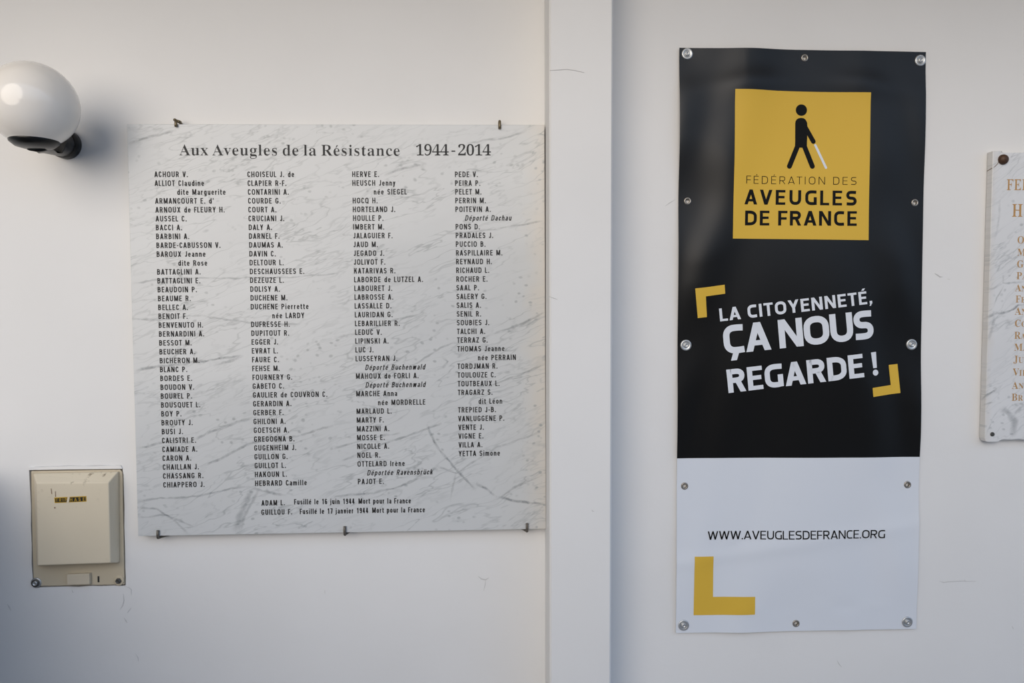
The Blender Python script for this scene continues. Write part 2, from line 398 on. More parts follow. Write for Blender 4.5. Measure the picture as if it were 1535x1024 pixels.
def sans_line(s, t=.17, ws=.72, track=.13, soft=False, width=None, slant=0.0):
    gl = [sans(ch, t, ws, soft) for ch in s]
    tight = 'AVTYWvyLF'
    def gap(i): return -.55 if (s[i] in tight and s[i+1] in tight and not (s[i] == s[i+1])) else (-.25 if (s[i] in tight or s[i+1] in tight) else 0)
    gaps = [1+gap(i)*.7 for i in range(len(s)-1)]
    if width is not None and gaps: track = (width-sum(w for _, w in gl))/sum(gaps)
    out, x = [], 0; WORD_ENDS.clear()
    for i, (P, w) in enumerate(gl):
        if s[i] == ' ': WORD_ENDS.append(len(out))
        out += [[(a+x+slant*b, b) for a, b in p] for p in P]
        x += w+(gaps[i]*track if i < len(gaps) else 0)
    return out, x
SERIF = {
'-': (216, [(29,154),(29,206),(187,206),(187,154)], [(0,2,1),(0,3,2)]),
'0': (375, [(188,-7),(152,-3),(122,7),(97,24),(77,48),(60,76),(48,111),(40,150),(35,193),(33,241),(35,289),(40,332),(48,371),(60,405),(77,433),(97,456),(122,473),(152,483),(189,486),(223,483),(252,473),(277,456),(297,433),(314,405),(326,370),(335,331),(341,288),(343,240),(341,193),(335,150),(326,110),(314,76),(297,47),(276,24),(252,7),(223,-3),(188,37),(215,43),(235,61),(247,91),(253,131),(257,181),(258,240),(257,300),(253,349),(247,390),(235,419),(216,437),(189,443),(161,437),(141,419),(129,390),(122,349),(118,300),(117,240),(118,181),(122,131),(129,91),(141,61),(161,43)], [(17,19,18),(17,20,19),(16,20,17),(16,21,20),(15,21,16),(14,21,15),(14,48,21),(48,22,21),(14,49,48),(47,22,48),(14,50,49),(46,22,47),(13,50,14),(46,23,22),(13,51,50),(45,23,46),(12,51,13),(45,24,23),(12,52,51),(44,24,45),(11,52,12),(44,25,24),(11,53,52),(43,25,44),(10,53,11),(43,26,25),(10,54,53),(42,26,43),(9,54,10),(42,27,26),(8,54,9),(8,55,54),(41,27,42),(41,28,27),(7,55,8),(41,29,28),(40,29,41),(7,56,55),(6,56,7),(40,30,29),(6,57,56),(39,30,40),(5,57,6),(39,31,30),(5,58,57),(38,31,39),(4,58,5),(38,32,31),(4,59,58),(37,32,38),(3,59,4),(37,33,32),(3,36,59),(36,33,37),(3,33,36),(2,33,3),(2,34,33),(1,34,2),(1,35,34),(0,35,1)]),
'1': (375, [(66,0),(69,36),(120,36),(133,37),(144,40),(153,45),(160,53),(163,64),(164,79),(163,416),(130,396),(115,380),(101,365),(89,355),(78,348),(67,346),(60,347),(53,352),(47,359),(42,369),(39,381),(35,396),(45,400),(61,405),(78,412),(96,420),(116,432),(138,447),(181,482),(245,482),(244,79),(245,66),(247,56),(252,47),(261,41),(274,37),(288,36),(339,36),(341,0)], [(27,29,28),(27,9,29),(9,30,29),(26,9,27),(25,9,26),(24,9,25),(24,10,9),(8,30,9),(23,10,24),(22,10,23),(21,10,22),(21,11,10),(20,11,21),(19,11,20),(19,12,11),(18,12,19),(18,13,12),(17,13,18),(17,14,13),(16,14,17),(16,15,14),(7,30,8),(7,31,30),(7,32,31),(6,32,7),(6,33,32),(5,33,6),(5,34,33),(4,34,5),(4,35,34),(3,35,4),(3,36,35),(2,36,3),(0,2,1),(0,36,2),(0,37,36),(0,38,37)]),
'2': (375, [(25,0),(32,69),(130,171),(156,198),(178,223),(195,245),(209,266),(219,287),(227,307),(232,327),(235,349),(236,371),(235,395),(229,413),(220,427),(207,437),(192,443),(174,445),(150,442),(131,432),(117,416),(109,393),(104,364),(106,329),(90,331),(71,336),(56,344),(45,357),(38,374),(36,396),(38,411),(42,426),(50,441),(62,454),(77,465),(95,474),(118,481),(144,485),(174,486),(219,483),(255,473),(283,456),(302,434),(314,407),(318,375),(317,359),(314,344),(310,329),(304,314),(295,298),(283,281),(269,262),(252,242),(231,220),(207,195),(179,168),(148,138),(85,74),(244,74),(259,75),(273,79),(286,86),(296,95),(304,107),(309,120),(308,141),(337,141),(338,0)], [(37,39,38),(36,39,37),(36,40,39),(35,40,36),(34,40,35),(34,41,40),(33,41,34),(33,17,41),(17,42,41),(32,17,33),(32,18,17),(16,42,17),(15,42,16),(32,19,18),(31,19,32),(14,42,15),(14,43,42),(31,20,19),(13,43,14),(30,20,31),(30,21,20),(12,43,13),(29,21,30),(12,44,43),(28,21,29),(11,44,12),(28,22,21),(11,45,44),(27,22,28),(10,45,11),(27,23,22),(10,46,45),(26,23,27),(9,46,10),(25,23,26),(9,47,46),(24,23,25),(9,48,47),(8,48,9),(8,49,48),(7,49,8),(7,50,49),(6,50,7),(6,51,50),(5,51,6),(5,52,51),(4,52,5),(4,53,52),(3,53,4),(3,54,53),(2,54,3),(2,55,54),(1,55,2),(1,56,55),(64,66,65),(64,67,66),(1,57,56),(63,67,64),(62,67,63),(61,67,62),(60,67,61),(59,67,60),(58,67,59),(1,58,57),(1,67,58),(0,67,1)]),
'4': (375, [(122,0),(127,36),(140,36),(156,37),(170,39),(184,44),(196,52),(203,65),(205,84),(197,125),(11,125),(17,166),(206,480),(285,480),(285,169),(359,169),(359,125),(289,125),(283,84),(285,65),(292,52),(304,44),(318,39),(332,37),(347,36),(349,36),(355,0),(51,169),(199,169),(205,287),(205,307),(205,328),(206,351),(207,373),(208,395),(205,416),(188,410),(184,403),(180,394),(175,385),(170,376),(165,366),(159,356),(154,347),(149,338),(145,330),(141,324),(138,319)], [(11,35,12),(35,13,12),(35,14,13),(11,36,35),(34,14,35),(11,37,36),(11,38,37),(33,14,34),(11,39,38),(11,40,39),(11,41,40),(32,14,33),(11,42,41),(11,43,42),(31,14,32),(11,44,43),(11,45,44),(11,46,45),(30,14,31),(11,47,46),(11,27,47),(29,14,30),(28,14,29),(11,28,27),(11,14,28),(11,15,14),(11,16,15),(10,16,11),(9,16,10),(8,17,9),(17,16,9),(8,18,17),(7,18,8),(7,19,18),(6,19,7),(6,20,19),(5,20,6),(5,21,20),(4,21,5),(4,22,21),(3,22,4),(3,23,22),(2,23,3),(2,24,23),(0,2,1),(0,24,2),(0,25,24),(0,26,25)]),
'9': (375, [(152,-7),(128,-5),(108,-2),(92,4),(79,12),(69,22),(61,33),(56,45),(53,57),(52,69),(53,79),(55,87),(58,94),(62,100),(69,104),(70,107),(73,88),(84,71),(96,56),(113,45),(133,38),(158,36),(212,57),(246,122),(258,230),(233,218),(221,207),(208,198),(192,191),(175,186),(156,185),(121,189),(92,201),(67,220),(49,248),(37,282),(33,324),(35,355),(41,383),(51,409),(64,431),(80,450),(100,466),(123,477),(149,484),(177,486),(207,484),(234,476),(259,463),(280,444),(299,420),(314,390),(326,353),(333,310),(335,261),(334,225),(331,190),(325,157),(316,126),(306,97),(292,72),(276,49),(257,30),(236,14),(212,3),(184,-4),(182,233),(201,234),(216,239),(230,245),(242,255),(252,265),(260,278),(258,330),(251,372),(240,403),(225,424),(205,437),(182,441),(160,438),(142,429),(128,413),(118,391),(113,362),(111,328),(119,275),(143,244)], [(44,46,45),(43,46,44),(43,47,46),(42,47,43),(42,48,47),(41,48,42),(41,49,48),(40,78,41),(78,49,41),(78,50,49),(40,79,78),(77,50,78),(40,80,79),(76,50,77),(39,80,40),(39,81,80),(75,50,76),(75,51,50),(39,82,81),(38,82,39),(74,51,75),(38,83,82),(74,52,51),(37,83,38),(73,52,74),(37,84,83),(36,84,37),(73,53,52),(72,53,73),(36,85,84),(35,85,36),(72,54,53),(34,85,35),(71,54,72),(34,86,85),(70,54,71),(70,55,54),(69,55,70),(33,86,34),(68,55,69),(33,66,86),(67,55,68),(66,24,67),(24,55,67),(33,24,66),(33,25,24),(23,55,24),(23,56,55),(32,25,33),(32,26,25),(32,27,26),(31,27,32),(31,28,27),(31,29,28),(23,57,56),(30,29,31),(23,58,57),(23,59,58),(22,59,23),(14,16,15),(13,16,14),(12,16,13),(22,60,59),(11,16,12),(11,17,16),(10,17,11),(9,17,10),(22,61,60),(9,18,17),(8,18,9),(21,61,22),(7,18,8),(7,19,18),(21,62,61),(7,20,19),(6,20,7),(6,21,20),(6,62,21),(5,62,6),(5,63,62),(4,63,5),(4,64,63),(3,64,4),(2,64,3),(2,65,64),(1,65,2),(1,0,65)]),
'A': (437, [(-8,0),(-2,18),(6,19),(19,24),(30,30),(40,41),(49,55),(58,75),(215,466),(215,465),(375,87),(385,65),(394,47),(403,34),(414,25),(428,20),(437,18),(442,0),(230,0),(233,18),(262,21),(284,30),(293,46),(292,54),(288,66),(282,81),(255,132),(101,132),(69,71),(68,67),(67,63),(66,59),(65,54),(65,51),(65,48),(73,32),(93,21),(123,18),(119,18),(126,0),(108,161),(247,161),(177,319)], [(7,9,8),(7,42,9),(42,10,9),(7,40,42),(41,10,42),(7,27,40),(27,41,40),(27,26,41),(26,10,41),(7,28,27),(25,10,26),(25,11,10),(24,11,25),(6,28,7),(6,29,28),(6,30,29),(23,11,24),(23,12,11),(6,31,30),(6,32,31),(5,32,6),(5,33,32),(22,12,23),(5,34,33),(5,35,34),(22,13,12),(21,13,22),(4,35,5),(21,14,13),(4,36,35),(20,14,21),(3,36,4),(20,15,14),(2,36,3),(2,37,36),(19,15,20),(19,16,15),(1,37,2),(0,37,1),(0,38,37),(0,39,38),(18,16,19),(18,17,16)]),
'B': (443, [(17,0),(21,17),(38,20),(56,25),(70,32),(78,44),(83,60),(85,82),(85,369),(84,386),(82,401),(79,412),(73,421),(65,428),(55,433),(44,436),(31,438),(21,439),(16,455),(220,455),(315,444),(370,409),(387,351),(376,302),(343,268),(284,247),(355,223),(396,185),(409,132),(404,93),(389,61),(365,35),(332,15),(289,4),(238,0),(172,252),(189,252),(222,254),(249,261),(270,272),(284,290),(292,314),(295,345),(293,373),(287,395),(277,412),(262,424),(241,431),(217,434),(201,433),(189,430),(180,425),(175,417),(173,406),(172,391),(222,24),(250,27),(274,35),(291,49),(302,69),(309,95),(311,128),(308,162),(299,188),(284,208),(262,221),(233,228),(198,231),(173,231),(172,65),(173,51),(177,41),(183,33),(193,28),(206,25)], [(17,19,18),(17,20,19),(17,48,20),(48,47,20),(47,21,20),(16,48,17),(15,48,16),(14,48,15),(14,49,48),(14,50,49),(13,50,14),(46,21,47),(13,51,50),(12,51,13),(12,52,51),(45,21,46),(11,52,12),(11,53,52),(10,53,11),(44,21,45),(44,22,21),(10,54,53),(9,54,10),(43,22,44),(9,35,54),(8,35,9),(42,22,43),(7,35,8),(42,23,22),(41,23,42),(40,23,41),(40,24,23),(39,24,40),(38,24,39),(38,25,24),(37,25,38),(36,25,37),(7,36,35),(7,68,36),(68,25,36),(68,67,25),(67,26,25),(7,69,68),(66,26,67),(65,26,66),(65,27,26),(64,27,65),(63,27,64),(62,27,63),(62,28,27),(61,28,62),(61,29,28),(60,29,61),(59,29,60),(59,30,29),(6,69,7),(58,30,59),(6,70,69),(58,31,30),(5,70,6),(5,71,70),(57,31,58),(4,71,5),(4,72,71),(56,31,57),(56,32,31),(4,73,72),(3,73,4),(3,74,73),(55,32,56),(3,55,74),(2,55,3),(2,32,55),(1,32,2),(0,32,1),(0,33,32),(0,34,33)]),
'C': (468, [(256,-11),(215,-7),(177,3),(142,20),(112,43),(86,71),(64,104),(49,142),(39,184),(36,228),(39,273),(49,314),(65,351),(86,384),(113,412),(144,435),(179,452),(217,462),(259,465),(290,463),(325,454),(364,440),(371,437),(379,436),(389,435),(407,439),(421,449),(424,465),(428,465),(427,308),(426,308),(411,347),(389,380),(363,407),(333,427),(300,439),(263,443),(192,419),(148,347),(134,226),(149,114),(198,46),(276,24),(307,26),(335,33),(363,45),(389,61),(414,81),(430,106),(440,89),(389,33),(329,0)], [(17,19,18),(26,28,27),(26,29,28),(17,20,19),(16,20,17),(16,21,20),(15,36,16),(36,21,16),(25,29,26),(15,37,36),(35,21,36),(35,22,21),(34,22,35),(24,29,25),(34,23,22),(34,24,23),(34,33,24),(33,32,24),(32,29,24),(14,37,15),(14,38,37),(13,38,14),(12,38,13),(31,29,32),(11,38,12),(30,29,31),(11,39,38),(10,39,11),(9,39,10),(8,39,9),(8,40,39),(7,40,8),(6,40,7),(6,41,40),(47,49,48),(5,41,6),(47,50,49),(46,50,47),(4,41,5),(45,50,46),(4,42,41),(44,50,45),(3,42,4),(44,51,50),(43,51,44),(42,51,43),(3,51,42),(2,51,3),(1,51,2),(1,0,51)]),
'D': (496, [(21,0),(25,17),(41,19),(57,23),(70,30),(78,39),(83,54),(84,75),(84,374),(82,397),(77,415),(68,426),(54,433),(36,437),(20,439),(16,455),(221,455),(294,449),(353,429),(399,396),(432,351),(451,295),(458,228),(433,101),(357,25),(228,0),(223,24),(265,30),(301,47),(328,75),(346,115),(357,166),(361,229),(346,342),(300,410),(225,433),(206,432),(193,429),(182,423),(176,415),(173,402),(172,385),(172,72),(173,55),(176,42),(182,34),(192,29),(206,25)], [(14,16,15),(14,17,16),(14,35,17),(35,18,17),(13,35,14),(12,35,13),(12,36,35),(34,18,35),(11,36,12),(11,37,36),(34,19,18),(11,38,37),(10,38,11),(10,39,38),(9,39,10),(9,40,39),(33,19,34),(9,41,40),(8,41,9),(33,20,19),(8,42,41),(7,42,8),(33,21,20),(32,21,33),(32,22,21),(31,22,32),(31,23,22),(30,23,31),(29,23,30),(29,24,23),(28,24,29),(6,42,7),(6,43,42),(6,44,43),(5,44,6),(27,24,28),(5,45,44),(4,45,5),(4,46,45),(26,24,27),(3,46,4),(3,47,46),(26,25,24),(3,26,47),(3,25,26),(2,25,3),(1,25,2),(0,25,1)]),
'E': (442, [(15,0),(19,17),(37,18),(55,22),(69,30),(79,41),(84,57),(85,78),(85,369),(84,394),(79,413),(69,425),(55,433),(37,437),(21,439),(17,455),(396,455),(390,320),(390,320),(384,357),(369,386),(346,406),(316,420),(278,428),(232,430),(218,430),(207,429),(197,428),(189,426),(182,422),(177,417),(174,410),(173,400),(173,388),(173,246),(194,246),(223,248),(247,256),(267,269),(281,288),(291,313),(295,345),(295,345),(295,118),(293,118),(294,143),(289,164),(282,181),(272,195),(260,206),(245,213),(228,218),(208,221),(186,222),(173,222),(173,67),(174,53),(178,42),(186,35),(198,31),(212,28),(230,28),(262,29),(291,32),(316,39),(339,48),(360,60),(378,75),(394,94),(408,116),(417,143),(421,143),(400,0)], [(14,16,15),(14,24,16),(24,23,16),(23,22,16),(22,21,16),(21,20,16),(20,17,16),(13,24,14),(12,24,13),(11,25,12),(25,24,12),(11,26,25),(11,27,26),(11,28,27),(11,29,28),(10,29,11),(10,30,29),(10,31,30),(9,31,10),(9,32,31),(9,33,32),(8,33,9),(8,34,33),(19,17,20),(7,34,8),(18,17,19),(40,42,41),(40,43,42),(39,43,40),(38,43,39),(37,43,38),(36,48,37),(48,47,37),(47,43,37),(35,49,36),(49,48,36),(7,35,34),(7,54,35),(54,53,35),(53,52,35),(52,51,35),(51,50,35),(50,49,35),(7,55,54),(46,43,47),(45,43,46),(44,43,45),(69,71,70),(69,72,71),(68,72,69),(67,72,68),(6,55,7),(66,72,67),(6,56,55),(65,72,66),(5,56,6),(5,57,56),(64,72,65),(5,58,57),(4,58,5),(63,72,64),(4,59,58),(62,72,63),(4,60,59),(3,60,4),(61,72,62),(3,61,60),(3,72,61),(2,72,3),(1,72,2),(0,72,1)]),
'F': (404, [(16,0),(21,17),(38,20),(56,26),(70,34),(78,45),(83,62),(85,84),(85,375),(83,396),(78,412),(68,423),(54,430),(37,435),(19,439),(15,455),(391,455),(385,320),(384,320),(382,345),(374,367),(364,385),(350,400),(333,412),(313,420),(290,426),(262,430),(230,431),(217,431),(207,430),(198,429),(190,428),(183,425),(177,421),(174,416),(172,408),(172,398),(173,247),(191,247),(219,250),(244,257),(263,270),(277,289),(288,314),(290,347),(293,347),(293,118),(291,118),(288,154),(278,181),(264,200),(244,213),(219,221),(189,224),(172,224),(172,81),(173,66),(175,53),(179,43),(185,34),(195,28),(206,24),(220,20),(237,18),(251,17),(256,0)], [(14,16,15),(14,27,16),(27,26,16),(26,25,16),(25,24,16),(24,23,16),(23,22,16),(22,21,16),(21,17,16),(13,27,14),(12,27,13),(12,28,27),(12,29,28),(12,30,29),(11,30,12),(11,31,30),(11,32,31),(11,33,32),(10,33,11),(10,34,33),(10,35,34),(9,35,10),(9,36,35),(9,37,36),(8,37,9),(20,17,21),(7,37,8),(19,17,20),(43,45,44),(43,46,45),(18,17,19),(42,46,43),(41,46,42),(40,46,41),(39,50,40),(50,49,40),(49,46,40),(38,51,39),(51,50,39),(7,38,37),(7,54,38),(54,53,38),(53,52,38),(52,51,38),(7,55,54),(48,46,49),(47,46,48),(6,55,7),(6,56,55),(6,57,56),(5,57,6),(5,58,57),(4,58,5),(4,59,58),(4,60,59),(3,60,4),(3,61,60),(2,61,3),(2,62,61),(1,62,2),(1,63,62),(1,64,63),(0,64,1),(0,65,64)]),
'G': (508, [(268,-10),(223,-7),(183,3),(146,19),(114,42),(88,70),(66,103),(50,141),(41,183),(38,229),(41,274),(50,315),(66,352),(88,385),(114,413),(144,435),(179,452),(216,462),(257,465),(291,463),(328,454),(366,441),(373,438),(380,436),(388,436),(397,437),(406,439),(413,443),(418,449),(423,456),(422,465),(428,465),(428,308),(425,308),(418,334),(405,357),(390,379),(373,397),(354,413),(334,426),(313,436),(290,441),(265,443),(194,419),(150,347),(136,228),(140,163),(151,110),(172,67),(199,37),(234,19),(275,13),(300,14),(320,19),(335,27),(345,39),(351,53),(353,71),(353,128),(351,146),(345,161),(335,170),(320,176),(301,180),(280,182),(276,198),(500,198),(495,182),(479,180),(463,177),(450,171),(442,161),(437,147),(436,128),(438,29),(384,7),(326,-6)], [(17,19,18),(29,31,30),(29,32,31),(17,20,19),(16,20,17),(28,32,29),(16,21,20),(15,42,16),(42,21,16),(27,32,28),(15,43,42),(41,21,42),(26,32,27),(40,21,41),(40,22,21),(25,32,26),(40,23,22),(24,32,25),(40,24,23),(40,39,24),(39,38,24),(38,37,24),(37,36,24),(36,32,24),(14,43,15),(14,44,43),(13,44,14),(12,44,13),(35,32,36),(34,32,35),(11,44,12),(11,45,44),(33,32,34),(10,45,11),(9,45,10),(8,45,9),(8,46,45),(64,66,65),(64,67,66),(7,46,8),(63,67,64),(63,68,67),(63,69,68),(62,69,63),(62,70,69),(61,70,62),(61,71,70),(60,71,61),(7,47,46),(60,72,71),(59,72,60),(59,73,72),(58,73,59),(6,47,7),(58,74,73),(57,74,58),(6,48,47),(5,48,6),(56,74,57),(4,48,5),(4,49,48),(55,74,56),(3,49,4),(54,74,55),(3,50,49),(54,75,74),(53,75,54),(2,50,3),(52,75,53),(2,51,50),(51,75,52),(2,75,51),(2,76,75),(1,76,2),(1,0,76)]),
'H': (523, [(16,0),(21,17),(38,20),(56,24),(70,32),(78,43),(83,59),(85,81),(85,379),(83,398),(78,413),(69,424),(56,431),(38,436),(21,439),(17,455),(241,455),(236,439),(225,437),(212,435),(201,432),(191,428),(183,422),(177,415),(174,406),(173,394),(172,379),(178,251),(346,251),(352,379),(351,394),(350,406),(347,415),(342,422),(334,428),(324,432),(313,435),(299,437),(288,439),(283,455),(506,455),(502,439),(484,436),(467,431),(454,424),(445,414),(441,399),(439,379),(439,81),(441,60),(445,44),(454,33),(467,25),(485,20),(502,17),(506,0),(283,0),(287,17),(304,20),(322,24),(336,31),(345,41),(350,58),(352,81),(347,221),(177,221),(172,81),(173,59),(178,43),(187,32),(201,24),(219,20),(237,17),(241,0)], [(14,16,15),(14,17,16),(38,40,39),(38,41,40),(13,17,14),(13,18,17),(37,41,38),(37,42,41),(13,19,18),(36,42,37),(12,19,13),(36,43,42),(12,20,19),(35,43,36),(12,21,20),(34,43,35),(11,21,12),(34,44,43),(11,22,21),(33,44,34),(33,45,44),(10,22,11),(10,23,22),(32,45,33),(10,24,23),(31,45,32),(31,46,45),(9,24,10),(9,25,24),(30,46,31),(30,47,46),(8,25,9),(8,26,25),(29,47,30),(7,26,8),(7,27,26),(28,47,29),(28,48,47),(7,65,27),(65,28,27),(65,64,28),(64,48,28),(7,66,65),(63,48,64),(6,66,7),(6,67,66),(62,48,63),(62,49,48),(62,50,49),(5,67,6),(5,68,67),(61,50,62),(61,51,50),(4,68,5),(4,69,68),(60,51,61),(60,52,51),(3,69,4),(3,70,69),(59,52,60),(59,53,52),(3,71,70),(2,71,3),(58,53,59),(58,54,53),(2,72,71),(1,72,2),(57,54,58),(0,72,1),(0,73,72),(56,54,57),(56,55,54)]),
'I': (261, [(14,0),(19,17),(36,21),(53,26),(67,32),(78,42),(83,56),(85,75),(85,387),(84,405),(79,419),(69,427),(55,433),(37,437),(18,439),(14,455),(244,455),(240,439),(222,437),(204,433),(190,427),(180,419),(174,405),(173,387),(173,77),(173,64),(175,53),(178,44),(184,37),(192,31),(202,26),(214,23),(228,20),(240,17),(245,0)], [(14,16,15),(14,17,16),(13,17,14),(13,18,17),(12,18,13),(12,19,18),(11,19,12),(11,20,19),(10,20,11),(10,21,20),(9,21,10),(9,22,21),(8,22,9),(8,23,22),(7,23,8),(7,24,23),(7,25,24),(6,25,7),(6,26,25),(5,26,6),(5,27,26),(5,28,27),(4,28,5),(4,29,28),(3,29,4),(3,30,29),(3,31,30),(2,31,3),(2,32,31),(1,32,2),(1,33,32),(0,33,1),(0,34,33)]),
'J': (330, [(107,-65),(89,-64),(72,-60),(55,-54),(41,-45),(29,-35),(19,-22),(12,-8),(8,7),(7,23),(8,38),(12,50),(18,61),(26,68),(34,73),(44,75),(56,73),(65,69),(72,62),(78,52),(82,41),(83,28),(82,18),(80,8),(76,-1),(71,-10),(68,-16),(67,-19),(72,-31),(86,-38),(105,-40),(122,-39),(137,-33),(147,-25),(153,-13),(157,3),(158,21),(158,367),(157,384),(155,398),(152,409),(146,418),(137,425),(126,430),(113,434),(98,437),(85,439),(80,455),(314,455),(309,439),(298,437),(284,434),(272,431),(263,426),(255,419),(250,411),(247,399),(246,385),(245,367),(245,89),(230,3),(186,-48)], [(46,48,47),(46,49,48),(45,49,46),(45,50,49),(45,51,50),(44,51,45),(44,52,51),(43,52,44),(43,53,52),(42,53,43),(42,54,53),(41,54,42),(41,55,54),(40,55,41),(40,56,55),(39,56,40),(39,57,56),(38,57,39),(38,58,57),(37,58,38),(36,58,37),(36,59,58),(36,60,59),(14,16,15),(14,17,16),(13,17,14),(13,18,17),(12,18,13),(12,19,18),(11,19,12),(11,20,19),(10,20,11),(10,21,20),(9,21,10),(9,22,21),(8,22,9),(35,60,36),(8,23,22),(8,24,23),(7,24,8),(35,61,60),(34,61,35),(7,25,24),(6,25,7),(6,26,25),(33,61,34),(6,27,26),(6,28,27),(5,28,6),(32,61,33),(5,29,28),(31,61,32),(4,29,5),(4,30,29),(30,61,31),(4,61,30),(3,61,4),(3,0,61),(2,0,3),(1,0,2)]),
'M': (634, [(15,0),(19,17),(36,20),(54,24),(68,32),(78,43),(84,58),(85,79),(85,382),(85,396),(83,407),(80,416),(74,423),(66,428),(56,432),(45,435),(31,437),(20,439),(16,455),(179,455),(317,142),(455,455),(616,455),(612,439),(596,436),(579,430),(565,423),(557,412),(552,397),(550,378),(550,85),(551,68),(552,54),(555,43),(560,34),(568,28),(578,23),(589,20),(601,18),(611,17),(616,0),(396,0),(401,17),(412,19),(425,22),(437,25),(446,29),(454,36),(459,44),(462,54),(464,68),(465,83),(454,399),(279,0),(279,0),(107,389),(95,80),(97,57),(103,41),(113,30),(128,23),(147,19),(164,17),(168,0)], [(17,19,18),(17,16,19),(16,15,19),(15,14,19),(14,13,19),(13,55,19),(55,20,19),(20,52,21),(52,22,21),(52,24,22),(24,23,22),(52,25,24),(52,26,25),(12,55,13),(52,27,26),(11,55,12),(10,55,11),(52,28,27),(9,55,10),(20,53,52),(51,28,52),(51,29,28),(8,55,9),(8,56,55),(54,20,55),(7,56,8),(51,30,29),(54,53,20),(51,31,30),(50,31,51),(7,57,56),(6,57,7),(50,32,31),(49,32,50),(5,57,6),(5,58,57),(48,32,49),(48,33,32),(47,33,48),(47,34,33),(4,58,5),(4,59,58),(46,34,47),(46,35,34),(3,59,4),(3,60,59),(45,35,46),(45,36,35),(44,36,45),(2,60,3),(44,37,36),(2,61,60),(43,37,44),(43,38,37),(1,61,2),(42,38,43),(1,62,61),(42,39,38),(0,62,1),(0,63,62),(41,39,42),(41,40,39)]),
'N': (494, [(410,-11),(108,350),(97,79),(98,57),(103,42),(112,31),(125,24),(143,20),(162,17),(166,0),(19,0),(24,17),(34,18),(47,20),(58,23),(68,27),(75,33),(81,41),(84,51),(85,64),(86,79),(86,388),(64,412),(50,427),(42,433),(35,435),(28,437),(26,439),(19,455),(151,455),(390,169),(401,377),(400,392),(399,404),(395,414),(390,421),(382,427),(372,431),(361,435),(348,437),(337,439),(332,455),(479,455),(474,439),(457,436),(439,432),(426,425),(418,414),(413,398),(412,377),(412,-11)], [(27,29,28),(27,26,29),(26,25,29),(25,24,29),(24,30,29),(40,42,41),(40,43,42),(39,43,40),(39,44,43),(38,44,39),(38,45,44),(37,45,38),(23,30,24),(37,46,45),(36,46,37),(35,46,36),(22,30,23),(35,47,46),(34,47,35),(33,47,34),(33,48,47),(21,30,22),(32,48,33),(32,49,48),(31,49,32),(20,1,21),(1,30,21),(30,49,31),(30,50,49),(20,2,1),(0,30,1),(0,50,30),(19,2,20),(19,3,2),(18,3,19),(18,4,3),(17,4,18),(17,5,4),(16,5,17),(15,5,16),(15,6,5),(14,6,15),(14,7,6),(13,7,14),(12,7,13),(12,8,7),(11,8,12),(10,8,11),(10,9,8)]),
'O': (525, [(261,-11),(230,-9),(200,-3),(172,7),(147,21),(123,38),(101,58),(83,81),(67,106),(54,134),(45,163),(39,195),(38,228),(39,260),(45,292),(54,321),(67,349),(83,374),(102,397),(124,417),(148,434),(174,448),(203,458),(233,464),(265,466),(296,464),(326,458),(353,448),(379,435),(403,418),(424,399),(443,376),(458,351),(471,323),(481,293),(486,261),(488,228),(486,195),(481,163),(471,134),(458,106),(442,81),(423,58),(402,38),(378,21),(351,7),(323,-3),(293,-9),(266,12),(335,36),(376,108),(389,228),(386,293),(375,346),(356,389),(330,419),(298,437),(258,443),(190,419),(148,347),(135,228),(139,163),(150,109),(169,67),(195,37),(227,18)], [(23,25,24),(23,26,25),(22,26,23),(22,27,26),(21,27,22),(21,57,27),(57,28,27),(20,57,21),(20,58,57),(56,28,57),(55,28,56),(55,29,28),(19,58,20),(19,59,58),(54,29,55),(54,30,29),(18,59,19),(54,31,30),(17,59,18),(53,31,54),(53,32,31),(16,59,17),(53,33,32),(15,59,16),(15,60,59),(52,33,53),(52,34,33),(14,60,15),(52,35,34),(51,35,52),(13,60,14),(51,36,35),(12,60,13),(11,60,12),(11,61,60),(50,36,51),(50,37,36),(50,38,37),(10,61,11),(50,39,38),(9,61,10),(9,62,61),(8,62,9),(50,40,39),(8,63,62),(49,40,50),(7,63,8),(49,41,40),(6,63,7),(49,42,41),(6,64,63),(5,64,6),(49,43,42),(4,64,5),(49,44,43),(4,65,64),(48,44,49),(3,65,4),(48,45,44),(3,48,65),(3,45,48),(2,45,3),(2,46,45),(2,47,46),(1,47,2),(1,0,47)]),
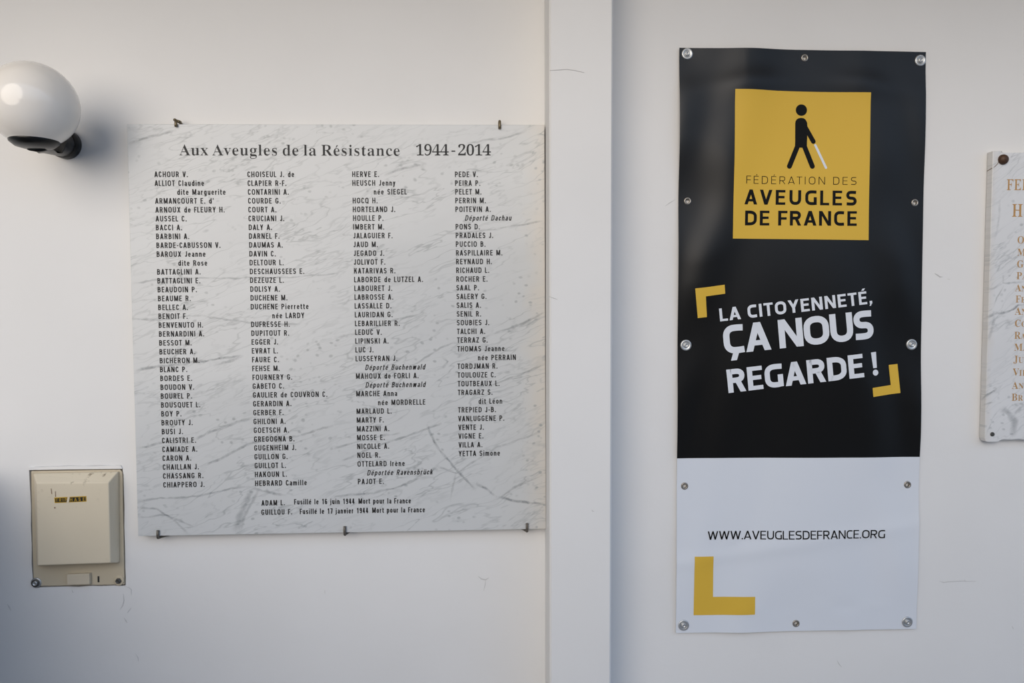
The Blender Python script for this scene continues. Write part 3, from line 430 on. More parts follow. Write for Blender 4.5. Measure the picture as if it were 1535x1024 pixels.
'P': (418, [(16,0),(21,17),(38,20),(56,24),(70,32),(78,43),(83,59),(85,81),(85,379),(83,398),(78,413),(69,424),(56,431),(38,436),(21,439),(17,455),(213,455),(265,454),(304,448),(332,440),(352,429),(368,415),(381,398),(391,378),(397,356),(399,332),(395,296),(382,266),(361,240),(330,221),(291,209),(241,206),(175,206),(172,81),(173,59),(178,43),(187,32),(201,24),(219,20),(237,17),(241,0),(173,230),(202,230),(233,232),(259,240),(279,253),(292,271),(300,297),(302,329),(300,361),(294,387),(283,406),(266,420),(244,428),(217,431),(203,430),(191,428),(182,424),(176,418),(173,409),(172,398)], [(14,16,15),(14,17,16),(14,18,17),(14,19,18),(14,20,19),(13,20,14),(12,54,13),(54,20,13),(12,55,54),(53,20,54),(11,55,12),(11,56,55),(53,21,20),(52,21,53),(11,57,56),(10,57,11),(10,58,57),(51,21,52),(10,59,58),(51,22,21),(9,59,10),(9,60,59),(50,22,51),(9,41,60),(8,41,9),(50,23,22),(49,23,50),(7,41,8),(49,24,23),(48,24,49),(48,25,24),(48,26,25),(47,26,48),(46,26,47),(46,27,26),(45,27,46),(45,28,27),(44,28,45),(44,29,28),(43,29,44),(42,29,43),(7,42,41),(7,32,42),(32,29,42),(32,30,29),(32,31,30),(7,33,32),(6,33,7),(6,34,33),(5,34,6),(5,35,34),(4,35,5),(4,36,35),(3,36,4),(3,37,36),(3,38,37),(2,38,3),(2,39,38),(1,39,2),(0,39,1),(0,40,39)]),
'Q': (525, [(379,-116),(299,-103),(239,-64),(194,-1),(160,13),(132,30),(108,50),(87,74),(70,100),(56,129),(46,160),(40,193),(38,228),(39,260),(45,292),(54,321),(67,349),(83,374),(102,397),(124,417),(148,434),(174,448),(203,458),(233,464),(265,466),(296,464),(326,458),(353,448),(379,435),(403,418),(424,399),(443,376),(458,351),(471,323),(481,293),(486,261),(488,228),(484,176),(470,128),(446,86),(414,49),(375,21),(324,0),(353,-45),(394,-72),(443,-81),(460,-80),(477,-77),(488,-73),(490,-92),(452,-105),(415,-113),(267,12),(335,36),(377,108),(390,228),(386,293),(375,346),(356,389),(330,419),(298,437),(258,443),(190,419),(148,347),(135,228),(139,163),(150,109),(169,67),(195,37),(228,18)], [(23,25,24),(23,26,25),(22,26,23),(22,27,26),(21,27,22),(21,61,27),(61,28,27),(20,61,21),(20,62,61),(60,28,61),(59,28,60),(59,29,28),(19,62,20),(19,63,62),(58,29,59),(58,30,29),(18,63,19),(58,31,30),(17,63,18),(57,31,58),(57,32,31),(16,63,17),(57,33,32),(15,63,16),(15,64,63),(56,33,57),(56,34,33),(14,64,15),(56,35,34),(55,35,56),(13,64,14),(55,36,35),(12,64,13),(11,64,12),(11,65,64),(54,36,55),(54,37,36),(10,65,11),(54,38,37),(10,66,65),(9,66,10),(8,66,9),(54,39,38),(8,67,66),(53,39,54),(7,67,8),(53,40,39),(6,67,7),(6,68,67),(5,68,6),(53,41,40),(5,69,68),(52,41,53),(4,69,5),(52,42,41),(4,52,69),(3,52,4),(3,42,52),(3,43,42),(2,43,3),(2,44,43),(1,44,2),(1,45,44),(47,49,48),(46,49,47),(45,49,46),(1,49,45),(1,50,49),(0,50,1),(0,51,50)]),
'R': (473, [(16,0),(21,17),(38,20),(56,24),(70,32),(78,43),(83,59),(85,81),(85,379),(83,398),(78,413),(69,424),(56,431),(38,436),(21,439),(17,455),(217,455),(277,452),(326,442),(362,426),(387,403),(402,372),(407,334),(397,285),(366,248),(308,224),(424,50),(431,40),(439,32),(446,26),(455,21),(466,18),(477,17),(471,17),(479,0),(344,0),(209,212),(173,212),(172,81),(173,59),(178,43),(187,32),(201,24),(219,20),(237,17),(241,0),(173,234),(204,234),(237,236),(265,245),(287,258),(302,278),(311,304),(313,336),(304,389),(273,421),(226,431),(207,430),(193,427),(183,422),(176,414),(173,402),(172,385)], [(14,16,15),(14,17,16),(14,18,17),(14,56,18),(56,19,18),(13,56,14),(12,56,13),(12,57,56),(55,19,56),(11,57,12),(11,58,57),(11,59,58),(55,20,19),(10,59,11),(10,60,59),(54,20,55),(10,61,60),(9,61,10),(54,21,20),(9,62,61),(8,62,9),(53,21,54),(8,46,62),(7,46,8),(53,22,21),(52,22,53),(52,23,22),(51,23,52),(51,24,23),(50,24,51),(49,24,50),(49,25,24),(48,25,49),(47,25,48),(7,37,46),(37,47,46),(37,25,47),(37,36,25),(36,26,25),(7,38,37),(35,26,36),(6,38,7),(6,39,38),(5,39,6),(5,40,39),(35,27,26),(4,40,5),(4,41,40),(35,28,27),(35,29,28),(3,41,4),(3,42,41),(35,30,29),(3,43,42),(2,43,3),(35,31,30),(2,44,43),(1,44,2),(35,32,31),(0,44,1),(0,45,44),(35,33,32),(35,34,33)]),
'U': (492, [(248,-13),(194,-8),(151,6),(121,29),(100,61),(88,103),(83,155),(83,379),(82,398),(77,413),(68,424),(54,431),(37,436),(20,439),(15,455),(240,455),(235,439),(224,437),(210,435),(199,432),(189,428),(181,422),(176,415),(173,406),(171,394),(171,379),(171,140),(173,104),(181,74),(195,51),(216,35),(243,25),(276,22),(345,37),(388,83),(402,159),(402,378),(401,398),(396,413),(386,423),(372,431),(353,436),(333,439),(329,455),(473,455),(468,439),(453,435),(437,429),(425,421),(418,411),(414,396),(412,378),(412,181),(408,118),(394,69),(373,32),(342,7),(300,-8)], [(13,15,14),(13,16,15),(42,44,43),(42,45,44),(12,16,13),(12,17,16),(41,45,42),(41,46,45),(12,18,17),(11,18,12),(40,46,41),(40,47,46),(11,19,18),(11,20,19),(10,20,11),(39,47,40),(39,48,47),(10,21,20),(9,21,10),(38,48,39),(9,22,21),(38,49,48),(9,23,22),(8,23,9),(37,49,38),(37,50,49),(8,24,23),(7,24,8),(36,50,37),(36,51,50),(7,25,24),(6,25,7),(6,26,25),(35,51,36),(35,52,51),(35,53,52),(34,53,35),(5,26,6),(5,27,26),(34,54,53),(5,28,27),(4,28,5),(33,54,34),(4,29,28),(33,55,54),(3,29,4),(3,30,29),(32,55,33),(3,31,30),(32,56,55),(2,31,3),(2,32,31),(2,56,32),(2,57,56),(1,57,2),(1,0,57)]),
'V': (428, [(221,-13),(54,381),(46,396),(38,409),(30,420),(19,429),(5,435),(-8,439),(-13,455),(210,455),(206,439),(191,438),(175,436),(162,432),(151,427),(145,419),(143,410),(144,402),(147,391),(152,378),(259,143),(357,377),(361,389),(364,400),(365,409),(362,419),(356,427),(346,432),(333,435),(318,438),(304,439),(300,455),(441,455),(436,439),(427,437),(413,434),(402,427),(392,418),(382,403),(373,383),(221,-13)], [(7,9,8),(7,10,9),(30,32,31),(30,33,32),(6,10,7),(6,11,10),(29,33,30),(29,34,33),(6,12,11),(28,34,29),(28,35,34),(6,13,12),(27,35,28),(5,13,6),(27,36,35),(5,14,13),(26,36,27),(4,14,5),(26,37,36),(4,15,14),(25,37,26),(3,15,4),(3,16,15),(24,37,25),(24,38,37),(3,17,16),(2,17,3),(23,38,24),(23,39,38),(2,18,17),(22,39,23),(1,18,2),(1,19,18),(21,39,22),(21,40,39),(0,19,1),(0,20,19),(20,40,21),(0,40,20)]),
'a': (344, [(255,-10),(230,-5),(216,10),(200,35),(163,11),(131,-4),(95,-9),(76,-6),(60,0),(47,11),(38,26),(32,43),(30,63),(34,91),(47,115),(69,136),(102,155),(146,173),(205,190),(209,241),(207,258),(202,272),(194,282),(182,290),(166,294),(148,296),(121,293),(102,286),(95,274),(96,270),(100,264),(105,257),(110,248),(112,239),(113,231),(112,220),(109,210),(103,202),(96,196),(87,192),(77,191),(67,192),(58,196),(52,203),(47,212),(44,223),(43,236),(44,252),(49,266),(57,278),(68,290),(82,300),(98,308),(117,314),(138,317),(162,318),(204,315),(235,307),(257,292),(271,271),(280,244),(283,210),(283,62),(283,52),(284,45),(286,40),(290,37),(297,35),(304,34),(312,35),(319,38),(316,42),(322,28),(300,7),(278,-6),(149,34),(160,34),(169,37),(179,41),(189,47),(198,54),(209,63),(205,169),(149,151),(119,123),(108,84),(113,56),(127,39)], [(54,56,55),(53,56,54),(53,57,56),(52,57,53),(51,57,52),(51,58,57),(50,25,51),(25,58,51),(50,26,25),(24,58,25),(23,58,24),(50,27,26),(23,59,58),(49,27,50),(22,59,23),(49,28,27),(21,59,22),(48,28,49),(48,29,28),(20,59,21),(20,60,59),(48,30,29),(47,30,48),(47,31,30),(19,60,20),(47,32,31),(46,32,47),(46,33,32),(19,61,60),(18,61,19),(46,34,33),(45,34,46),(45,35,34),(44,35,45),(44,36,35),(43,36,44),(18,62,61),(43,37,36),(42,37,43),(42,38,37),(41,38,42),(41,39,38),(40,39,41),(17,82,18),(82,62,18),(16,82,17),(16,83,82),(81,62,82),(15,83,16),(15,84,83),(14,84,15),(14,85,84),(13,85,14),(12,85,13),(12,86,85),(11,86,12),(80,62,81),(80,63,62),(11,87,86),(79,63,80),(79,64,63),(78,64,79),(78,65,64),(10,87,11),(70,72,71),(77,65,78),(77,66,65),(10,75,87),(69,72,70),(76,66,77),(76,3,66),(3,67,66),(68,72,69),(76,4,3),(2,67,3),(2,68,67),(75,4,76),(2,72,68),(10,4,75),(2,73,72),(9,4,10),(8,4,9),(8,5,4),(1,73,2),(1,74,73),(7,5,8),(7,6,5),(0,74,1)]),
'c': (293, [(155,-10),(133,-8),(112,-1),(92,11),(74,26),(59,45),(47,68),(37,93),(31,120),(29,150),(32,181),(38,210),(49,237),(63,260),(81,280),(101,297),(124,309),(148,317),(175,319),(203,317),(226,310),(244,298),(257,283),(265,265),(267,245),(266,233),(264,223),(259,215),(253,209),(246,205),(238,204),(219,209),(209,225),(206,251),(206,254),(206,258),(207,261),(207,265),(207,268),(207,271),(203,286),(189,294),(167,297),(131,285),(109,248),(102,187),(105,142),(114,105),(129,76),(149,55),(175,42),(204,38),(231,42),(255,53),(273,72),(278,60),(242,21),(202,-2)], [(17,19,18),(17,20,19),(16,20,17),(16,21,20),(15,21,16),(15,42,21),(42,22,21),(14,42,15),(14,43,42),(41,22,42),(40,22,41),(39,22,40),(14,44,43),(39,23,22),(13,44,14),(38,23,39),(37,23,38),(37,24,23),(36,24,37),(35,24,36),(12,44,13),(34,24,35),(33,24,34),(32,24,33),(12,45,44),(32,25,24),(11,45,12),(32,26,25),(31,26,32),(31,27,26),(31,28,27),(10,45,11),(30,28,31),(30,29,28),(10,46,45),(9,46,10),(8,46,9),(8,47,46),(7,47,8),(7,48,47),(6,48,7),(6,49,48),(53,55,54),(5,49,6),(53,56,55),(5,50,49),(52,56,53),(4,50,5),(4,51,50),(51,56,52),(4,56,51),(3,56,4),(3,57,56),(2,57,3),(1,57,2),(1,0,57)]),
'd': (370, [(139,-10),(119,-8),(101,-1),(84,10),(68,26),(55,44),(44,66),(36,91),(31,118),(29,147),(31,180),(36,210),(45,237),(57,261),(71,281),(87,297),(105,309),(125,316),(145,318),(172,314),(195,301),(230,280),(233,401),(231,413),(227,423),(218,430),(207,435),(193,438),(181,439),(177,455),(312,455),(309,75),(310,60),(312,49),(316,41),(325,35),(337,30),(347,28),(350,11),(314,8),(270,1),(227,-10),(226,39),(195,12),(170,-5),(171,28),(184,30),(197,34),(208,41),(219,51),(227,62),(233,76),(233,242),(229,252),(222,262),(212,270),(201,276),(188,279),(173,281),(151,277),(133,267),(121,250),(113,225),(109,193),(108,153),(109,115),(113,83),(120,58),(132,42),(150,32)], [(28,30,29),(28,27,30),(27,26,30),(26,25,30),(25,24,30),(24,23,30),(23,31,30),(22,31,23),(21,31,22),(17,19,18),(16,19,17),(16,20,19),(15,20,16),(15,21,20),(14,58,15),(58,21,15),(13,58,14),(13,59,58),(57,21,58),(57,56,21),(56,55,21),(55,54,21),(54,53,21),(53,31,21),(13,60,59),(13,61,60),(12,61,13),(52,31,53),(12,62,61),(51,31,52),(11,62,12),(11,63,62),(10,63,11),(10,64,63),(9,64,10),(9,65,64),(8,65,9),(7,65,8),(7,66,65),(6,66,7),(6,67,66),(50,31,51),(50,32,31),(5,67,6),(49,32,50),(49,33,32),(5,68,67),(48,33,49),(48,34,33),(4,68,5),(4,69,68),(47,42,48),(42,34,48),(42,35,34),(47,43,42),(41,35,42),(41,36,35),(46,43,47),(4,45,69),(41,37,36),(45,43,46),(4,43,45),(41,40,37),(40,39,37),(39,38,37),(3,43,4),(3,44,43),(2,44,3),(1,44,2),(1,0,44)]),
'e': (301, [(153,-10),(131,-8),(110,-1),(90,10),(73,26),(58,45),(46,69),(37,95),(31,125),(29,157),(31,187),(37,215),(47,240),(59,263),(75,282),(92,298),(112,309),(134,316),(157,318),(191,314),(218,301),(241,280),(259,251),(269,216),(273,173),(282,166),(114,166),(117,97),(148,56),(198,42),(229,47),(255,62),(272,86),(277,73),(242,27),(201,-1),(115,192),(204,192),(211,215),(211,241),(208,261),(202,277),(193,288),(178,295),(159,297),(129,286),(112,255),(106,203)], [(17,19,18),(16,19,17),(16,20,19),(15,20,16),(15,44,20),(44,43,20),(43,21,20),(14,44,15),(14,45,44),(42,21,43),(41,21,42),(14,46,45),(13,46,14),(41,22,21),(40,22,41),(12,46,13),(39,22,40),(12,47,46),(39,23,22),(38,23,39),(11,47,12),(38,24,23),(10,47,11),(37,24,38),(10,36,47),(10,37,36),(10,24,37),(9,26,10),(26,24,10),(26,25,24),(9,27,26),(8,27,9),(7,27,8),(7,28,27),(6,28,7),(31,33,32),(31,34,33),(5,28,6),(30,34,31),(5,29,28),(29,34,30),(4,29,5),(4,34,29),(4,35,34),(3,35,4),(2,35,3),(2,0,35),(1,0,2)]),
'g': (327, [(146,-140),(107,-138),(76,-132),(52,-122),(36,-108),(27,-92),(24,-75),(28,-54),(43,-38),(73,-26),(50,-10),(37,9),(33,30),(35,46),(40,61),(49,74),(63,86),(82,98),(107,110),(64,135),(40,169),(32,212),(34,232),(39,251),(48,268),(60,282),(74,295),(92,305),(112,312),(133,317),(157,318),(182,317),(206,312),(232,304),(314,304),(313,268),(265,268),(272,248),(279,226),(282,203),(280,185),(275,167),(268,151),(257,137),(245,125),(229,116),(212,108),(193,104),(171,103),(167,103),(163,103),(158,103),(152,104),(147,104),(141,104),(129,103),(117,100),(106,94),(98,87),(93,80),(91,71),(98,59),(116,51),(141,49),(175,49),(208,48),(235,45),(256,40),(273,33),(286,24),(294,13),(301,-1),(304,-18),(306,-37),(302,-67),(289,-92),(267,-113),(236,-128),(196,-137),(157,124),(175,127),(190,134),(199,146),(205,163),(208,184),(209,211),(208,238),(205,260),(199,276),(190,288),(175,295),(157,297),(140,295),(125,288),(115,276),(109,260),(105,238),(104,211),(105,184),(109,163),(115,146),(125,134),(140,127),(161,-116),(220,-111),(258,-94),(273,-66),(271,-55),(264,-47),(254,-41),(240,-37),(224,-35),(205,-34),(96,-34),(76,-45),(67,-58),(63,-73),(67,-84),(76,-94),(90,-103),(108,-111),(132,-115)], [(29,31,30),(28,31,29),(28,32,31),(27,32,28),(27,33,32),(26,33,27),(26,34,33),(26,91,34),(91,90,34),(90,35,34),(26,92,91),(25,92,26),(25,93,92),(89,35,90),(88,35,89),(25,94,93),(24,94,25),(24,95,94),(87,36,88),(36,35,88),(87,37,36),(23,95,24),(23,96,95),(86,37,87),(22,96,23),(86,38,37),(22,97,96),(85,38,86),(21,97,22),(85,39,38),(20,97,21),(20,98,97),(84,39,85),(84,40,39),(84,41,40),(20,99,98),(83,41,84),(19,99,20),(83,42,41),(19,100,99),(82,42,83),(82,43,42),(19,101,100),(81,43,82),(81,44,43),(18,101,19),(18,102,101),(80,44,81),(18,79,102),(79,44,80),(79,45,44),(18,45,79),(18,46,45),(17,54,18),(54,46,18),(54,47,46),(54,53,47),(53,52,47),(52,48,47),(17,55,54),(51,48,52),(50,48,51),(49,48,50),(17,56,55),(17,57,56),(16,57,17),(16,58,57),(16,59,58),(15,59,16),(15,60,59),(14,60,15),(14,61,60),(13,61,14),(13,62,61),(13,63,62),(13,64,63),(13,65,64),(13,66,65),(12,66,13),(12,67,66),(12,68,67),(12,69,68),(11,69,12),(11,70,69),(11,71,70),(10,71,11),(10,72,71),(9,72,10),(9,73,72),(8,113,9),(113,112,9),(112,73,9),(8,114,113),(111,73,112),(110,73,111),(110,109,73),(109,74,73),(7,114,8),(108,74,109),(7,115,114),(107,74,108),(6,115,7),(106,74,107),(6,116,115),(105,74,106),(105,75,74),(6,117,116),(5,117,6),(5,118,117),(4,118,5),(105,76,75),(104,76,105),(4,119,118),(4,120,119),(3,120,4),(3,121,120),(103,76,104),(103,77,76),(3,103,121),(3,77,103),(2,77,3),(2,78,77),(1,78,2),(1,0,78)]),
'i': (198, [(19,0),(24,16),(32,18),(44,21),(53,26),(59,32),(61,43),(62,56),(62,252),(62,267),(59,278),(55,285),(46,289),(34,292),(26,293),(22,310),(142,310),(138,56),(139,43),(142,33),(147,26),(155,21),(166,18),(174,16),(179,0),(101,362),(90,364),(80,368),(72,376),(65,387),(62,399),(60,412),(62,426),(65,438),(72,449),(80,457),(90,462),(101,463),(112,462),(121,457),(130,449),(136,438),(140,426),(141,412),(140,399),(136,387),(129,376),(121,368),(111,364)], [(36,38,37),(35,38,36),(35,39,38),(34,39,35),(34,40,39),(33,40,34),(33,41,40),(32,41,33),(32,42,41),(31,42,32),(31,43,42),(30,43,31),(30,44,43),(29,44,30),(29,45,44),(28,45,29),(28,46,45),(27,46,28),(27,47,46),(26,47,27),(26,48,47),(25,48,26),(14,16,15),(14,13,16),(13,12,16),(12,11,16),(11,17,16),(10,17,11),(9,17,10),(8,17,9),(7,17,8),(6,17,7),(6,18,17),(6,19,18),(5,19,6),(5,20,19),(4,20,5),(4,21,20),(3,21,4),(3,22,21),(2,22,3),(2,23,22),(1,23,2),(0,23,1),(0,24,23)]),
'l': (199, [(19,0),(24,16),(32,18),(44,21),(53,26),(59,32),(61,43),(62,56),(62,398),(62,411),(60,421),(55,429),(47,434),(35,438),(26,439),(21,455),(141,455),(138,56),(139,43),(142,33),(147,26),(155,21),(166,18),(174,16),(179,0)], [(14,16,15),(14,13,16),(13,12,16),(12,11,16),(11,10,16),(10,17,16),(9,17,10),(8,17,9),(7,17,8),(6,17,7),(6,18,17),(6,19,18),(5,19,6),(5,20,19),(4,20,5),(4,21,20),(3,21,4),(3,22,21),(2,22,3),(2,23,22),(1,23,2),(0,23,1),(0,24,23)]),
'n': (381, [(19,0),(24,16),(32,17),(43,21),(52,26),(58,33),(61,43),(62,56),(62,253),(62,266),(59,276),(54,284),(45,289),(33,293),(25,294),(20,310),(145,310),(146,267),(181,296),(210,313),(242,318),(287,306),(312,271),(320,212),(320,56),(321,43),(324,33),(329,26),(338,21),(350,17),(357,16),(362,0),(203,0),(210,16),(209,16),(228,21),(241,34),(245,56),(245,217),(244,234),(242,247),(238,258),(230,265),(217,270),(202,271),(179,267),(158,255),(138,235),(138,56),(139,43),(141,33),(146,26),(155,21),(166,17),(174,16),(179,0)], [(19,21,20),(18,21,19),(14,16,15),(14,13,16),(13,17,16),(18,22,21),(17,44,18),(44,22,18),(12,17,13),(11,17,12),(10,17,11),(9,17,10),(17,45,44),(43,22,44),(43,23,22),(42,23,43),(9,45,17),(9,46,45),(8,46,9),(41,23,42),(40,23,41),(8,47,46),(7,47,8),(39,23,40),(7,48,47),(38,23,39),(37,23,38),(37,24,23),(6,48,7),(6,49,48),(36,24,37),(36,25,24),(6,50,49),(36,26,25),(5,50,6),(35,26,36),(5,51,50),(35,27,26),(4,51,5),(4,52,51),(35,28,27),(3,52,4),(3,53,52),(35,29,28),(2,53,3),(34,29,35),(2,54,53),(34,30,29),(1,54,2),(0,54,1),(0,55,54),(32,34,33),(32,30,34),(32,31,30)]),
's': (288, [(151,-10),(134,-8),(114,-3),(90,6),(85,8),(79,8),(72,9),(60,7),(49,1),(47,-9),(44,-9),(44,105),(47,105),(52,79),(64,57),(80,39),(98,26),(118,17),(140,15),(157,16),(173,20),(185,27),(195,35),(200,46),(202,58),(197,76),(183,92),(161,105),(111,130),(91,142),(75,155),(62,169),(54,185),(49,202),(47,220),(50,247),(58,270),(72,291),(90,306),(113,316),(142,319),(148,319),(155,318),(164,316),(173,314),(184,311),(196,308),(199,307),(201,307),(204,306),(207,305),(210,305),(214,305),(224,306),(233,311),(234,319),(235,319),(235,222),(234,222),(229,244),(217,262),(203,277),(187,288),(168,294),(149,296),(134,295),(121,292),(110,286),(101,278),(96,269),(95,259),(96,249),(101,240),(108,232),(117,225),(129,218),(142,212),(187,189),(207,178),(222,165),(233,151),(241,136),(246,117),(247,95),(244,65),(236,39),(221,18),(202,2),(179,-7)], [(39,41,40),(54,56,55),(54,57,56),(39,42,41),(39,43,42),(39,44,43),(38,44,39),(38,45,44),(53,57,54),(38,46,45),(38,47,46),(38,48,47),(38,49,48),(37,49,38),(52,57,53),(37,50,49),(37,51,50),(37,52,51),(37,64,52),(64,63,52),(63,62,52),(62,61,52),(61,60,52),(60,57,52),(37,65,64),(37,66,65),(37,67,66),(36,67,37),(36,68,67),(36,69,68),(35,69,36),(35,70,69),(59,57,60),(35,71,70),(35,72,71),(34,72,35),(58,57,59),(34,73,72),(34,74,73),(34,75,74),(33,75,34),(33,76,75),(33,77,76),(32,77,33),(32,78,77),(31,78,32),(31,79,78),(30,79,31),(30,80,79),(29,80,30),(29,81,80),(28,81,29),(28,82,81),(27,82,28),(27,83,82),(10,12,11),(10,13,12),(26,83,27),(26,84,83),(25,84,26),(10,14,13),(24,84,25),(24,85,84),(23,85,24),(10,15,14),(22,85,23),(22,86,85),(10,7,15),(7,16,15),(21,86,22),(20,86,21),(7,6,16),(6,17,16),(19,86,20),(19,87,86),(6,18,17),(18,87,19),(6,87,18),(5,87,6),(4,87,5),(3,87,4),(10,8,7),(2,87,3),(2,88,87),(10,9,8),(1,88,2),(1,0,88)]),
't': (228, [(123,-9),(101,-7),(85,-1),(73,10),(65,26),(60,46),(58,71),(57,279),(24,279),(28,300),(53,324),(75,347),(95,369),(113,389),(127,407),(134,424),(136,424),(138,310),(204,310),(204,279),(137,279),(134,82),(135,69),(137,59),(141,51),(147,45),(157,41),(169,40),(187,44),(203,56),(209,75),(215,66),(190,24),(161,-1)], [(14,16,15),(14,17,16),(13,17,14),(12,17,13),(11,17,12),(10,17,11),(9,17,10),(9,18,17),(9,19,18),(8,19,9),(7,19,8),(6,20,7),(20,19,7),(6,21,20),(6,22,21),(29,31,30),(5,22,6),(5,23,22),(29,32,31),(5,24,23),(28,32,29),(5,25,24),(4,25,5),(4,26,25),(27,32,28),(4,27,26),(4,32,27),(3,32,4),(3,33,32),(2,33,3),(1,33,2),(1,0,33)]),
'u': (375, [(131,-10),(105,-7),(86,2),(73,17),(64,38),(58,65),(56,97),(56,248),(55,262),(52,274),(48,282),(39,289),(26,293),(18,294),(13,310),(135,310),(132,74),(133,63),(137,54),(143,46),(153,40),(164,37),(177,36),(199,39),(220,49),(238,66),(238,248),(237,263),(235,275),(229,283),(219,289),(206,293),(195,294),(190,310),(317,310),(314,70),(315,56),(318,46),(324,39),(333,34),(345,31),(354,30),(357,13),(320,10),(275,3),(232,-10),(234,40),(209,26),(196,13),(181,3),(165,-4),(149,-9)], [(13,15,14),(13,12,15),(12,11,15),(11,10,15),(10,16,15),(32,34,33),(32,31,34),(31,30,34),(30,29,34),(29,28,34),(28,35,34),(9,16,10),(27,35,28),(8,16,9),(26,35,27),(7,16,8),(6,16,7),(25,35,26),(5,16,6),(5,17,16),(25,36,35),(24,36,25),(4,17,5),(4,18,17),(24,37,36),(4,19,18),(23,37,24),(4,20,19),(23,46,37),(46,38,37),(23,47,46),(45,38,46),(4,21,20),(22,47,23),(45,39,38),(3,21,4),(3,22,21),(3,47,22),(45,40,39),(45,41,40),(45,44,41),(44,43,41),(43,42,41),(3,48,47),(2,48,3),(2,49,48),(2,50,49),(1,50,2),(1,51,50),(0,51,1)]),
'v': (306, [(151,-10),(48,248),(42,261),(36,272),(30,281),(22,288),(11,292),(4,293),(-2,310),(163,310),(157,294),(155,294),(138,292),(124,286),(119,276),(119,273),(120,271),(121,268),(184,122),(245,253),(248,261),(250,267),(251,272),(244,284),(227,292),(208,294),(205,310),(304,310),(298,295),(290,291),(278,286),(270,279),(263,269),(257,258),(251,243),(151,-10)], [(7,9,8),(7,11,9),(11,10,9),(25,27,26),(25,28,27),(25,29,28),(7,12,11),(24,29,25),(6,12,7),(6,13,12),(5,13,6),(23,29,24),(23,30,29),(4,13,5),(4,14,13),(23,31,30),(22,31,23),(3,14,4),(22,32,31),(3,15,14),(3,16,15),(2,16,3),(21,32,22),(2,17,16),(21,33,32),(2,18,17),(20,33,21),(1,18,2),(19,33,20),(19,34,33),(18,34,19),(0,18,1),(18,35,34),(0,35,18)]),
'x': (319, [(6,0),(11,15),(29,23),(50,37),(70,56),(131,136),(51,263),(38,279),(22,289),(11,293),(5,310),(168,310),(163,294),(151,293),(137,288),(131,280),(132,275),(135,269),(141,260),(183,206),(232,257),(238,265),(243,272),(244,279),(243,284),(238,288),(231,290),(223,292),(213,293),(207,294),(202,310),(310,310),(305,296),(287,289),(266,275),(246,254),(190,184),(283,36),(287,30),(292,26),(296,21),(302,18),(310,16),(312,15),(318,0),(156,0),(162,16),(165,16),(174,18),(182,19),(189,22),(194,26),(195,30),(194,38),(189,48),(182,59),(138,114),(89,61),(82,51),(77,42),(75,34),(80,23),(95,17),(113,15),(109,15),(116,0)], [(9,11,10),(9,12,11),(29,31,30),(29,32,31),(29,33,32),(9,13,12),(28,33,29),(8,13,9),(27,33,28),(8,14,13),(26,33,27),(25,33,26),(7,14,8),(25,34,33),(7,15,14),(24,34,25),(23,34,24),(7,16,15),(6,16,7),(22,34,23),(6,17,16),(22,35,34),(21,35,22),(6,18,17),(20,35,21),(5,18,6),(5,19,18),(19,35,20),(19,36,35),(5,36,19),(5,37,36),(4,56,5),(56,37,5),(4,57,56),(55,37,56),(4,58,57),(54,37,55),(3,58,4),(3,59,58),(53,37,54),(3,60,59),(52,37,53),(2,60,3),(52,38,37),(2,61,60),(52,39,38),(51,39,52),(50,39,51),(50,40,39),(2,62,61),(1,62,2),(49,40,50),(49,41,40),(48,41,49),(48,42,41),(47,42,48),(1,63,62),(46,42,47),(46,43,42),(45,43,46),(45,44,43),(0,63,1),(0,64,63),(0,65,64)]),
}
CAP_S = 450.0
def serif_line(s, sizes=None, track=.02, width=None, hscale=1.0):
    out, x, items = [], 0, []
    for i, ch in enumerate(s):
        k = sizes[i] if sizes else 1.0
        if ch == ' ': items.append(([], .30*k)); continue
        base = 'e' if ch == 'é' else ch
        adv, V, Fc = SERIF[base]
        V = [(a/CAP_S*k*hscale, b/CAP_S*k) for a, b in V]
        P = [[V[q] for q in f] for f in Fc]
        if ch == 'é': P.append([(.26*hscale, .76), (.33*hscale, .76), (.48*hscale, .98), (.36*hscale, .98)])
        items.append((P, adv/CAP_S*k*hscale))
    if width is not None: track = (width-sum(w for _, w in items))/(len(items)-1)
    for P, w in items:
        out += [[(a+x, b) for a, b in p] for p in P]
        x += w+track
    return out, x-track
def place(lines, p0, p1, cap, eps=.0004):
    """line polygons (cap height 1) laid on the upright plane through p0, baseline p0 -> p1"""
    d = (p1-p0); d.y = 0; u = d.normalized(); v = Vector((-u.z, 0, u.x))
    return lambda x, y: p0 + u*(x*cap) + v*(y*cap) + Vector((0, -eps, 0))
# ------------------------------------------------------------------ the setting
def structure(o): o['kind'] = 'structure'; return o
PD = .13                                   # how far the middle pilaster stands out
BOX_HOLE = [(43.5,704.5),(70,704),(100,703.3),(130,703),(160,703),(183.5,702.6),(185.2,712),(185.8,735),(186.6,760),(186.4,790),(187.4,820),(187.8,850),(188.6,866),(188.4,878.5),(170,878),(150,879),(135,878.3),(118,880),(102,879.4),(85,880),(66,880.6),(50,880.8),(49,866),(47.4,845),(47.6,815),(46.2,790),(46.4,760),(45.0,735)]
bm = bmesh.new()
outer = [(-4, 0), (.30, 0), (.30, 2.9), (-4, 2.9)]
ov = [bm.verts.new((x, 0, z)) for x, z in outer]
iv = [bm.verts.new(at(*p)) for p in BOX_HOLE]
es = [bm.edges.new((a, b)) for lp in (ov, iv) for a, b in zip(lp, lp[1:]+lp[:1])]
bmesh.ops.triangle_fill(bm, edges=es, use_beauty=True)
for f in bm.faces:
    f.normal_update()
    if f.normal.y > 0: f.normal_flip()
bk = [bm.verts.new(v.co + Vector((0, .022, 0))) for v in iv]
